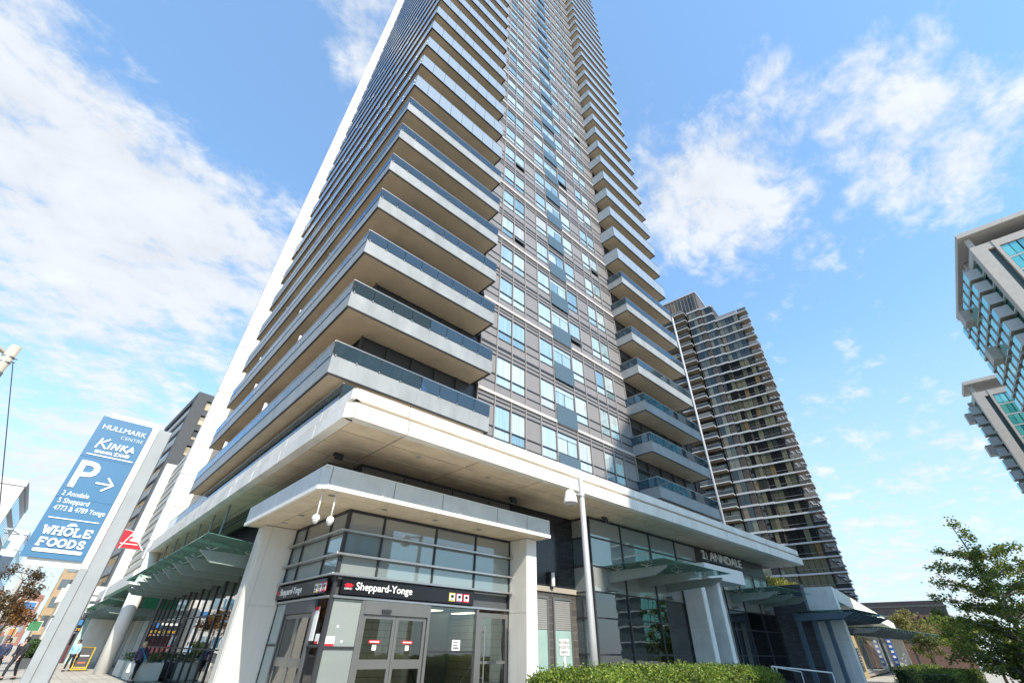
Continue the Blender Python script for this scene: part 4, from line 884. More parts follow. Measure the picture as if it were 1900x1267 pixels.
# ------------------------------------------------------------------ sign pylon
def pylon():
    T = Thing('sign_pylon', 'tall blue and white sign pylon with parking arrow on a grey post', 'sign', (.4, 15, 0))
    gm = mat('pylon_grey', (.30, .32, .325), .5, var=.10, scale=2); bl = mat('pylon_blue', (.05, .165, .30), .45, var=.05, scale=2); lw = mat('pylon_white', (.84, .83, .78), .5, var=.04)
    boxo('post', gm, T, .452, .74, 15.05, 15.4, 0, 6.5); boxo('post', gm, T, .30, .448, 15.0, 15.3, 0, 3.02); boxo('post_edge', CHAR, T, .742, .765, 15.04, 15.42, 0, 6.45)
    boxo('white_panel', lw, T, -.66, .435, 15.02, 15.12, 3.0, 6.62)
    b = boxo('blue_panel', bl, T, -.8, .285, 14.96, 15.015, 3.15, 6.48)
    y = 14.957
    for z in (5.42, 4.43): boxo('panel_seam', mat('pylon_seam', (.04, .16, .32), .6), b, -.8, .285, 14.955, 14.959, z-.006, z+.006)
    text('letters', 'HULLMARK', .17, (-.71, y, 6.16), '-y', lw, b, .01, width=.93); text('letters', 'CENTRE', .12, (-.25, y, 5.99), '-y', mat('letter_pale', (.55, .63, .66), .5), b, .008, width=.48)
    polyline('brush_letters', [[(0, 0), (.05, .24)], [(.02, .10), (.20, .25)], [(.08, .12), (.19, .01)], [(.24, .02), (.26, .17)], [(.31, .02), (.34, .16), (.42, .03), (.45, .17)], [(.50, .02), (.52, .17)], [(.50, .09), (.60, .17)], [(.53, .10), (.63, .02)], [(.64, .0), (.71, .17), (.76, .04)], [(.65, .07), (.75, .08)]], .017, (-.62, y, 5.67), '-y', lw, b)
    text('letters', 'IZAKAYA', .085, (-.59, y, 5.555), '-y', lw, b, .008, width=.36, offset=.004)
    polyline('brush_letters', [[(0, .06), (.06, .07)], [(.06, .07), (.01, .0)], [(.01, .0), (.07, .005)], [(.09, .07), (.15, .0)], [(.15, .07), (.09, .0)], [(.18, .07), (.24, .0)], [(.24, .07), (.18, .0)], [(.16, .035), (.2, .035)]], .008, (-.2, y, 5.555), '-y', lw, b)
    MB().lathe((0, 0, 0), [(.04, 0), (.04, .01)], 12)
    MB().prism([(.075+.042*cos(i*pi/6), 5.60+.042*sin(i*pi/6)) for i in range(12)], 'y', y-.012, y).build('brush_dot', lw, b)
    boxo('rule', lw, b, -.71, .235, y-.012, y, 5.475, 5.50); boxo('rule', lw, b, -.71, .22, y-.012, y, 3.965, 3.985)
    text('letters', 'P', .92, (-.76, y, 4.68), '-y', lw, b, .012, offset=.012)
    polyline('arrow', [[(0, 0), (.33, 0)], [(.18, .15), (.33, 0), (.16, -.16)]], .018, (-.23, y, 4.85), '-y', lw, b)
    lp_ = MATS['letter_pale']
    text('letters', '2 Anndale', .155, (-.72, y, 4.47), '-y', lw, b, .008, width=.50); text('letters', '5 Sheppard', .155, (-.72, y, 4.305), '-y', lw, b, .008, width=.57); text('letters', '4773 & 4789 Yonge', .155, (-.72, y, 4.14), '-y', lw, b, .008, width=.96)
    def serif(word, x, z, h, wd):
        st = {'W': [[(0, 1), (.25, 0), (.5, .8), (.75, 0), (1, 1)], [(-.1, 1), (.14, 1)], [(.86, 1), (1.1, 1)]], 'H': [[(.1, 0), (.1, 1)], [(.9, 0), (.9, 1)], [(.1, .5), (.9, .5)], [(-.08, 0), (.28, 0)], [(-.08, 1), (.28, 1)], [(.72, 0), (1.08, 0)], [(.72, 1), (1.08, 1)]],
              'O': [[(.5+.5*cos(i*pi/8), .5+.5*sin(i*pi/8)) for i in range(17)]], 'L': [[(.1, 1), (.1, 0), (.9, 0), (.9, .22)], [(-.08, 1), (.3, 1)]], 'E': [[(.9, .8), (.9, 1), (.1, 1), (.1, 0), (.9, 0), (.9, .2)], [(.1, .5), (.65, .5)]],
              'F': [[(.9, .8), (.9, 1), (.1, 1), (.1, 0)], [(.1, .5), (.65, .5)], [(-.08, 0), (.32, 0)]], 'D': [[(.1, 0), (.1, 1), (.5, 1), (.85, .8), (.95, .5), (.85, .2), (.5, 0), (.1, 0)]], 'S': [[(.85, .8), (.65, 1), (.3, 1), (.12, .78), (.25, .58), (.7, .44), (.88, .22), (.68, 0), (.3, 0), (.1, .2)]]}
        n = len(word); cw = wd/n
        for i, ch in enumerate(word): polyline('serif_letter', [[(p*cw*.76, q*h) for p, q in s_] for s_ in st[ch]], .018, (x+i*cw, y, z), '-y', lw, b)
    serif('WHOLE', -.66, 3.64, .15, .90); serif('FOODS', -.64, 3.40, .145, .86)
    polyline('leaf_mark', [[(-.08, .0), (-.04, .05), (.03, .06), (.08, .02)], [(-.05, .02), (.04, .03)]], .013, (-.22, y, 3.83), '-y', lw, b)
    bar = MB().prism([(-.63+.035*cos(pi/2+i*pi/6), 3.305+.035*sin(pi/2+i*pi/6)) for i in range(7)]+[(.17+.035*cos(-pi/2+i*pi/6), 3.305+.035*sin(-pi/2+i*pi/6)) for i in range(7)], 'y', y-.014, y).build('name_bar', lw, b)
pylon()
def transit_sign():
    T = Thing('transit_sign', 'red winged transit sign with white letters on a thin pole behind the pylon', 'sign', (.55, 20.1, 0))
    red = MATS['sign_red']; lw = MATS['sign_white']
    MB().tube((.45, 20.15, 0), (.45, 20.15, 4.1), .05, n=8).build('pole', CHAR, T)
    cx = .72
    def wing(sc, y0, y1, name, m):
        half = [(.0, -.30), (.28, -.30), (.34, -.22), (.96, -.22), (.78, -.02), (.46, .0), (.62, .12), (.44, .12), (.58, .26), (.40, .30), (.0, .30)]
        pts = [(cx+p*sc, 4.38+q*sc) for p, q in half]+[(cx-p*sc, 4.38+q*sc) for p, q in reversed(half[1:-1])]
        return MB().prism(pts, 'y', y0, y1).build(name, m, T)
    w = wing(1.06, 20.02, 20.1, 'sign_border', lw); wing(1.0, 19.98, 20.015, 'sign_face', red)
    text('letters', 'TTC', .34, (cx+.02, 19.975, 4.30), '-y', lw, T, .006, 'CENTER', width=.52)
    polyline('inline_stripe', [[(.36, -.24), (.45, .0), (.56, .24)], [(.34, -.10), (.80, -.10)]], .012, (cx, 19.978, 4.38), '-y', lw, T)
transit_sign()
# ------------------------------------------------------------------ right side: hedge, lamp, wing, far towers
def hedge(name, label, x0, x1, y0, y1, h, n, size, lm):
    T = Thing(name, label, 'hedge', ((x0+x1)/2, (y0+y1)/2, 0), group='clipped hedges')
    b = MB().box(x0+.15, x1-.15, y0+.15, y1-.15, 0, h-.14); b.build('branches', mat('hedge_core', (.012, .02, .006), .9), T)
    b = MB()
    for _ in range(n):
        f = random.random(); A = (x1-x0)*(y1-y0); Bf = (x1-x0)*h; Cc = (y1-y0)*h; r = random.uniform(0, A+2*Bf+2*Cc); d = random.uniform(-.12, .05)+(.05*random.random()**4)
        w = .05*sin(f*37)+.04*sin(f*91)
        if r < A: p = (random.uniform(x0, x1), random.uniform(y0, y1), h+d+w)
        elif r < A+Bf: p = (random.uniform(x0, x1), y0-d, random.uniform(0, h))
        elif r < A+2*Bf: p = (random.uniform(x0, x1), y1+d, random.uniform(0, h))
        elif r < A+2*Bf+Cc: p = (x0-d, random.uniform(y0, y1), random.uniform(0, h))
        else: p = (x1+d, random.uniform(y0, y1), random.uniform(0, h))
        ex = min(p[0]-x0, x1-p[0]); ez = h-p[2]                      # rounded shoulders
        if ez < .18 and ex < .25: p = (p[0], p[1], p[2]-.12*(1-ex/.25))
        g_ = .035*sin(p[0]*1.7)+.03*sin(p[0]*4.3+p[1]*3.1)+.02*sin(p[0]*11+p[1]*7)
        if ez < .2: p = (p[0], p[1], p[2]+g_+(.09*random.random() if random.random() < .03 else 0))
        else: p = (p[0], p[1]+(g_ if p[1] < (y0+y1)/2 else -g_), p[2])
        leaf(b, Vector(p), size*random.uniform(.6, 1.35), .1)
    b.build('leaves', lm, T, stuff=True)
random.seed(21)
HL = leafmat('hedge_leaf', (.05, .10, .012), (.14, .21, .022), (.27, .32, .035), .3)
hedge('hedge', 'long clipped green hedge along the bottom in front of the lamp post', 8.95, 18.2, 6.9, 9.1, 1.21, 70000, .055, HL)
hedge('hedge', 'low clipped yellow-green hedge far right below the tree', 40, 52, 5.6, 7.4, .85, 6000, .09, HL)
hedge('hedge', 'short second clipped hedge far right nearer the white wing', 46, 60, 9.0, 9.9, .95, 5000, .09, HL)
def planter_box():
    T = Thing('hedge_planter', 'dark kerbside planter box with a trimmed green hedge on the left pavement', 'planter', (1.2, 52, 0))
    boxo('box', CHAR, T, .35, 1.75, 51, 54, 0, .6)
    leaf_cloud('foliage', T, [(.7+.55*i, 52.5, 1.15, .55, 1.4, .62) for i in range(2)], 2600, .13, leafmat('planter_leaf', (.03, .07, .015), (.06, .13, .03), (.12, .18, .04)))
planter_box()
def lamp_post():
    T = Thing('lamp_post', 'slim pale grey lamp post with a bell lamp head behind the hedge', 'street lamp', (11.95, 9.45, 0))
    gm = mat('lamp_paint', (.46, .45, .44), .4, .2, var=.05)
    MB().lathe((11.95, 9.45, 0), [(.11, 0), (.105, 2), (.088, 6.5), (.06, 6.53)], 20).build('pole', gm, T, True)
    MB().lathe((11.95, 9.45, 5.86), [(.10, 0), (.105, .02), (.105, .10), (.10, .12)], 20).build('collar', gm, T, True)
    MB().tube((11.9, 9.43, 5.92), (11.42, 9.36, 5.86), .035, n=8).build('arm', gm, T, True)
    MB().lathe((11.22, 9.34, 5.52), [(.02, .43), (.10, .41), (.155, .34), (.20, .18), (.215, .05), (.225, .04), (.225, .0)], 24).build('lamp_head', mat('lamp_head_paint', (.74, .72, .68), .4), T, True)
    MB().lathe((11.22, 9.34, 5.50), [(.10, -.06), (.17, -.03), (.20, .02)], 20).build('lens', mat('lamp_lens', (.35, .34, .32), .15), T, True)
lamp_post()
def ramp_rail():
    T = Thing('handrail', 'thin white tube handrail beside the right end of the hedge', 'handrail', (32, 11.6, 0))
    for p, q in (((30.3, 11.9), (33.3, 11.5)), ((31.0, 12.1), (34.2, 10.2)), ((30.4, 11.7), (33.6, 10.0))):
        MB().tube((*p, 1.06), (*q, .8), .028, n=6).build('rail', WHITE2, T, True)
        for e, z in ((p, 1.05), (q, .8)): MB().tube((*e, 0), (*e, z), .024, n=6).build('post', WHITE2, T, True)
ramp_rail()

def brick_return():
    T = Thing('brick_wall', 'charcoal brick wall projecting at the end of the lobby under the glass canopy', 'wall', (37.2, 12.3, 0))
    ms = mat('dark_mortar', (.10, .105, .115), .9); boxo('mortar', ms, T, 37.13, 37.6, 11.3, 13.33, 0, 5.3)
    bm_ = mat('charcoal_brick', (.085, .088, .10), .6, var=.2, scale=5, rnd=.3)
    pl = Pool('brick', bm_, T, 295); bw, bh = .36, .10
    for k in range(int(5.3/bh)-1, -1, -1):
        y = 11.3-(bw/2 if k % 2 else 0); z = k*bh
        while y < 13.33:
            a, c = max(y, 11.3), min(y+bw, 13.33)
            if c-a > .05: pl.box(37.1, 37.135, a+.009, c-.009, z+.009, z+bh-.009)
            y += bw
    pl.done()
    boxo('coping', CHAR, T, 37.05, 37.65, 11.25, 13.33, 5.303, 5.5)
brick_return()
RZ = radians(7.8)
def retail_wing():
    T = Thing('retail_wing', 'long low white framed retail wing receding behind the right-hand canopies', 'building', (38, 9.7, 0), RZ, local=True)
    # local u runs along the street, v away from it
    p = boxo('end_pier', WHITE2, T, .03, 1.3, .03, 1.85, 0, 5.32)
    zs = [(.02, 2.3), (2.32, 4.1), (4.12, 5.34)]
    for z0, z1 in zs:
        for v0, v1 in ((0.02, .45), (.462, 1.1), (1.112, 1.88)): boxo('pier_panel', CANW, p, 0, .028, v0, v1, z0, z1)
        boxo('pier_panel', WHITE2, p, 0, .9, 0, .028, z0, z1)
    for i in range(11): boxo('frame_beam', WHITE, T, 1.3+i*5.0, 6.29+i*5.0, 0, 1.4, 4.55, 5.34)
    boxo('frame_leg', WHITE, T, 55.2, 56.3, 0, 1.4, 0, 5.34)
    boxo('wall', mat('wing_wall', (.28, .24, .21), .8, var=.15), T, 1.3, 56, 1.9, 12, 0, 5.2)
    boxo('upper_band', mat('wing_band', (.22, .17, .14), .8), T, 1.3, 56, 1.7, 1.9, 3.6, 4.5)
    for i in range(18): boxo('shop_window', OPANE, T, 2.0+i*3.0, 4.7+i*3.0, 1.78, 1.88, .3, 3.1)
    b = boxo('menu_wall', mat('ochre_wall', (.34, .26, .13), .8, var=.15), T, 13.5, 17.5, 1.5, 1.75, 0, 3.0)
    m = boxo('menu_board', DARK, b, 14.4, 15.8, 1.44, 1.49, .5, 2.1)
    for i in range(6): boxo('menu_line', mat('menu_print', (.5, .5, .48), .7), m, 14.6, 15.2+.08*(i*7 % 5), 1.43, 1.438, 1.9-i*.2, 1.94-i*.2)
    boxo('blue_banner', mat('blue_banner', (.03, .12, .42), .6), T, 46, 46.12, .8, 1.3, .5, 3.4)
    for i in range(5): boxo('banner_mark', WHITE2, T, 45.97, 45.995, .9, 1.2, .8+i*.55, 1.05+i*.55)
retail_wing()
BSTEEL = mat('blue_grey_steel', (.085, .125, .165), .45, .2, var=.12)
def steel_canopy(label, x0, x1, y0, y1, z, posts):
    T = Thing('steel_canopy', label, 'canopy', ((x0+x1)/2, (y0+y1)/2, 0), group='steel canopies')
    n = int((x1-x0)/1.2)
    for i in range(n+1):
        x = x0+(x1-x0)*i/n
        MB().prism([(y1, z), (y1, z-.42), (y0+.6, z-.30), (y0, z-.06), (y0, z)], 'x', x-.05, x+.05).build('beam', BSTEEL, T)
    m = int((x1-x0)/2.4) or 1
    for i in range(m): a, c = x0+(x1-x0)*i/m, x0+(x1-x0)*(i+1)/m; boxo('glass_sheet', GGLASS, T, a+.01, c-.01, y0-.1, y1, z+.12, z+.14)
    for i in range(0, n+1):
        x = x0+(x1-x0)*i/n
        for yy in (y0+.5, y1-.5): MB().tube((x, yy, z), (x-.1, yy-.1, z+.12), .015, n=4).tube((x, yy, z), (x+.1, yy+.1, z+.12), .015, n=4).build('spider_fitting', STEEL, T)
    for x, y in posts: boxo('post', BSTEEL, T, x-.09, x+.09, y-.12, y+.12, 0, z-.3)
steel_canopy('blue-grey steel canopy with glass on top beside the brick wall', 35.9, 44, 8.5, 11.85, 3.75, [(36.0, 11.7), (36.4, 10.9), (36.9, 10.3)])
steel_canopy('farther blue-grey steel canopy in front of the white wing', 54, 92, 11.2, 14.2, 3.55, [(54.2, 14), (70, 15), (88, 15.4)])

# ---- bronze glass apartment tower behind
def bronze_tower():
    T = Thing('bronze_apartment_tower', 'dark bronze glass apartment tower with white slab edges behind the podium', 'tower', (117.3, 25.6, 0), radians(6.8), local=True)
    FHB = 3.0
    slab = mat('white_slab_edge', (.42, .43, .44), .6, var=.06); col = mat('brown_pier', (.05, .042, .036), .7, var=.15); col2 = mat('buff_pier', (.26, .22, .17), .7)
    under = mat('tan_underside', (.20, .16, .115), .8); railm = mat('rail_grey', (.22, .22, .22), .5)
    NB = 29
    boxo('core', col, T, 1.0, 24, 3.0, 12.8, 0, 84.2); boxo('core', col, T, 1.0, 24, 12.8, 30, 0, 91.0); boxo('core', col, T, .7, 24, 9.4, 12.8, 0, 91.0)
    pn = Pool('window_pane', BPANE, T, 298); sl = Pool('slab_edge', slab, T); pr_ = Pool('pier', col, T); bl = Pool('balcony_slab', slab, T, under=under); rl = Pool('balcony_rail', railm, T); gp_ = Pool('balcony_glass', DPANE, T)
    for k in range(NB+2, 0, -1):
        z = .4+FHB*k
        if k <= 28:
            if k < 28:
                for i in range(5): v0 = 3.4+i*1.18; pn.box(.3, .36, v0+.05, v0+1.13, z+.25, z+2.85)
                pr_.box(.28, .8, 9.35, 10.3, z+.2, z+2.95); rl.box(.25, .30, 3.4, 9.3, z+.9, z+.96)
            sl.box(0, 1.2, 3.2, 10.36, z-.2, z+.14)
            # corner balcony on the right and along the side
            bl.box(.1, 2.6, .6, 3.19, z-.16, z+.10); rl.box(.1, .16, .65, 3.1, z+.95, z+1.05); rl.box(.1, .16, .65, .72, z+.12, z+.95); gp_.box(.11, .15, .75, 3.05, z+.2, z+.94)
            sl.box(3.7, 24, 2.7, 3.05, z-.12, z+.12)
            for j in range(2): bl.box(7+j*7.5, 9.5+j*7.5, 1.9, 2.69, z-.14, z+.10)
        if k <= 30:
            sl.box(-.45, 1.2, 9.45, 12.66, z-.25, z+.18)
            if k < 30:
                for i in range(3): v0 = 9.65+i*.95; pn.box(-.2, -.14, v0+.04, v0+.91, z+.25, z+2.85)
        if k <= 30:
            sl.box(-.9, 1.2, 12.75, 16.95, z-.25, z+.18)
            if k < 30:
                for i in range(2): v0 = 14.2+i*1.2; pn.box(-.65, -.59, v0+.04, v0+1.16, z+.25, z+2.85)
                pr_.box(-.66, .8, 12.8, 14.1, z+.2, z+2.95); pr_.box(-.66, .8, 16.65, 17.0, z+.2, z+2.95)
                pr_.box(-.2, .5, 12.45, 12.7, z+.2, z+2.95)
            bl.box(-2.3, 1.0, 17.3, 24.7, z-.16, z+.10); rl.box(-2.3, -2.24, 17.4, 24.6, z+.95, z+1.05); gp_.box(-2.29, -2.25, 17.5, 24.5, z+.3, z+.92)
            MB_ = None
            for i in range(3): pn.box(.0, .06, 17.5+i*2.4, 19.6+i*2.4, z+.25, z+2.7)
    for q in (pn, sl, pr_, bl, rl, gp_): q.done()
    MB().tube((-2.6, 21.0, 0), (-2.6, 21.0, 89.6), .27, n=10).build('white_column', slab, T, True)
    ph = boxo('penthouse', mat('penthouse_cladding', (.10, .085, .08), .6, var=.2, scale=1), T, .5, 22, 13.0, 29, 91.2, 98.3); boxo('penthouse_cap', slab, ph, .3, 22.2, 12.8, 29.2, 98.31, 98.8)
    for i in range(4): boxo('penthouse_window', BPANE, ph, .42, .48, 14.2+i*1.9, 15.6+i*1.9, 92.2, 97.2)
    for i in range(9): boxo('penthouse_fin', col2, ph, .38, .49, 13.6+i*1.1, 13.72+i*1.1, 91.4, 98.2)
    boxo('roof_rail', railm, T, .2, .3, 3.3, 9.2, 84.6, 85.7); boxo('roof_rail', railm, T, .2, .3, .6, 3.0, 84.6, 85.6)
    boxo('base_block', mat('brown_base', (.16, .12, .10), .8, var=.15), T, -6, 30, -12, 4, 0, 9.5)
    for j in range(4): boxo('base_ledge', col2, T, -6.1, 30.1, -12.1, 4.1, 2.0+j*2.2, 2.25+j*2.2)
bronze_tower()

# ---- teal glass towers at the right edge
def teal_tower(label, loc, H, U, V, cols):
    T = Thing('teal_glass_tower', label, 'tower', loc, radians(7), local=True, group='teal glass towers')
    pre = mat('warm_precast', (.44, .405, .36), .7, var=.10); pale = mat('box_balcony_panel', (.52, .53, .52), .5, var=.06); und = mat('box_underside', (.30, .25, .20), .8)
    frm = mat('teal_mullion', (.40, .46, .45), .5)
    boxo('core', mat('teal_wall', (.06, .10, .10), .5), T, .3, U, -V, -.3, 0, H-4)
    boxo('roof_slab', pre, T, -.9, U+1, -V-2, .8, H-.9, H); boxo('roof_frame', pre, T, -.3, U, -V, .3, H-4.8, H-3.4)
    for u in range(0, int(U), 8):
        boxo('roof_post', pre, T, u, u+.7, -.7, 0, H-3.4, H-1.1)
    boxo('corner_pier', pre, T, -.35, 1.3, -1.6, .25, 0, H-3.4); boxo('corner_pier', pre, T, -.4, .3, -3.1, -2.6, 0, H-3.4)
    pn = Pool('window_pane', TPANE, T); bx = Pool('box_balcony', pale, T, 298, under=und); bt = Pool('balcony_glass', TPANE, T); fl = Pool('floor_edge', frm, T); ml = Pool('mullion', frm, T)
    n = int((H-6)/2.9)
    for k in range(n, 0, -1):
        z = H-4.8-(n-k+1)*2.9
        if z < 3: break
        for j in range(9):
            v = -3.2-j*2.1; pn.box(-.06, -.01, v-1.95, v-1.05, z+.3, z+2.75); pn.box(-.06, -.01, v-.95, v-.05, z+.3, z+2.75)
        fl.box(-.12, .2, -V, -3.1, z-.12, z+.2)
        for u in cols:
            o = bx.box(u, u+2.3, .25, 2.1, z-.15, z+1.9); bt.box(u+.02, u+2.28, 2.11, 2.15, z+.1, z+1.95); bt.box(u+.05, u+2.25, .3, 2.05, z+1.902, z+1.94)
        fl.box(1.3, U, -.05, .28, z-.15, z+.15)
        for j in range(int(U/2.2)): pn.box(1.6+j*2.2, 3.5+j*2.2, -.28, -.2, z+.3, z+2.7)
    for q in (pn, bx, bt, fl, ml): q.done()
    for u in cols[::3]: boxo('fin', pre, T, u+3.1, u+3.7, -.2, 1.2, 0, H-3.4)
    for z in (H-7, H-16): boxo('projecting_box', pre, T, U*.5, U*.5+min(3, U*.3), .3, 3.4, z-2.6, z); 
teal_tower('teal glass tower with box balconies and an overhanging roof, cut by the right edge', (98.6, -16.5, 0), 66.0, 30, 30, [3, 6.6, 10.2, 13.8, 17.4, 21, 24.6])
teal_tower('farther slim teal glass tower low at the right edge below the larger one', (160, -8.4, 0), 62.5, 7, 26, [3])

def brown_block():
    T = Thing('brown_brick_block', 'dark brown ribbed brick building behind the trees at the right', 'building', (100, 16.5, 0), radians(7), local=True)
    m = mat('brown_brick', (.15, .085, .065), .85, var=.2, scale=2); m2 = mat('brown_brick_light', (.24, .15, .11), .85, var=.15)
    boxo('wall', m, T, 0, 30, -5.5, 3.5, 0, 5.0); boxo('tower_wall', m, T, 3, 36, -4.6, .5, 0, 7.0)
    for i in range(7): boxo('rib', m, T, 2.6, 3, -4.6+i*.75, -4.3+i*.75, 2.5, 6.9); boxo('rib_panel', m2, T, 2.85, 2.98, -4.28+i*.75, -3.87+i*.75, 2.6, 6.4)
    boxo('ledge', CHAR, T, -.1, 3, -5.6, 3.5, 3.4, 3.55); boxo('coping', CHAR, T, -.05, 36, -5.55, 3.55, 5.0+.003, 5.15)
brown_block()

def roof_garden():
    T = Thing('roof_planting', 'sunlit yellow-green shrubs on the white ledge behind the podium end', 'shrub', (41, 16.5, 0))
    boxo('ledge', WHITE2, T, 38.8, 56, 15.6, 19.5, 0, 6.2)
    leaf_cloud('foliage', T, [(40+i*1.1, 16.3, 6.6+.25*random.random(), .8, .6, .55) for i in range(12)], 3500, .16, leafmat('shrub_leaf', (.09, .12, .015), (.22, .22, .03), (.36, .28, .05)))
roof_garden()

# ---- trees
random.seed(33)
LG = leafmat('maple_leaf', (.065, .13, .022), (.14, .21, .03), (.36, .32, .05), .5); LY = leafmat('locust_leaf', (.14, .14, .03), (.24, .22, .06), (.34, .28, .10)); LA = leafmat('autumn_leaf', (.10, .06, .02), (.20, .10, .03), (.30, .13, .03)); LB = leafmat('brown_leaf', (.07, .05, .02), (.13, .09, .04), (.20, .12, .05))
def maple():
    cr = []
    def layer(z, reach, n, th, ph=0):
        for i in range(n):
            a = ph+i*2*pi/n+random.uniform(-.25, .25); r = reach*random.uniform(.75, 1.1)
            for f in (.35, .65, .95): cr.append((r*f*cos(a), r*f*sin(a), z+.28*f*r+random.uniform(-.1, .1), .52*(1.15-f*.45), .52*(1.15-f*.45), th))
    layer(.25, 2.2, 8, .34, .0); layer(.6, 2.4, 9, .34, .35); layer(1.0, 2.4, 9, .30, .2); layer(1.6, 2.4, 9, .28, .5); layer(2.2, 2.3, 8, .26, .1); layer(2.9, 2.1, 7, .24, .4); layer(3.55, 1.7, 6, .20, 0); layer(4.2, 1.15, 5, .17, .7)
    cr += [(.05, .1, 4.9, .3, .3, .25), (.25, .2, 5.25, .22, .22, .22), (.0, .3, 5.55, .16, .16, .2)]
    tree('maple_tree', 'layered green maple with airy top at the bottom right corner', (45.6, 2.05, 0), 9.2, .17, [tuple(1.7*q for q in c) for c in cr], 27000, .18, LG, mat('pale_bark', (.26, .24, .21), .85, var=.3, scale=8), lean=(.2, .65), twig=1)
maple()
def round_tree(label, base, H, R, lm, n, ls, group, name='street_tree'):
    cr = []
    for i in range(16):
        a = random.uniform(0, 2*pi); z = H*random.uniform(.45, .92); rr = R*random.uniform(.2, .85)*(1-.45*abs(z/H-.62)); cr.append((rr*cos(a), rr*sin(a), z, R*.36, R*.36, H*.085))
    tree(name, label, base, H*.8, H*.018+.03, cr, n, ls, lm, BARK, group)
round_tree('yellow-green feathery tree behind the brown brick building', (92, 14.6, 0), 7.6, 3.0, LY, 5000, .28, 'trees at the right')
round_tree('dark green tree between the brown building and the maple', (74, 8.6, 0), 5.6, 2.6, LG, 5000, .22, 'trees at the right')
round_tree('dense green bush-like tree behind the maple', (52, 4.6, 0), 4.2, 2.6, LG, 6000, .17, 'trees at the right')
round_tree('leafy shrub tree by the far end of the white wing', (68, 10.6, 0), 3.6, 1.5, leafmat('shrub_leaf2', (.05, .08, .02), (.12, .15, .03), (.22, .22, .05)), 3000, .16, 'trees at the right')
round_tree('brown-leaved street tree at the left edge, nearer one', (-1.45, 44, 0), 5.9, 1.35, LB, 2400, .14, 'street trees at the left')
round_tree('orange-brown street tree at the left edge, farther one', (-1.6, 60, 0), 5.6, 2.2, LA, 3000, .2, 'street trees at the left')
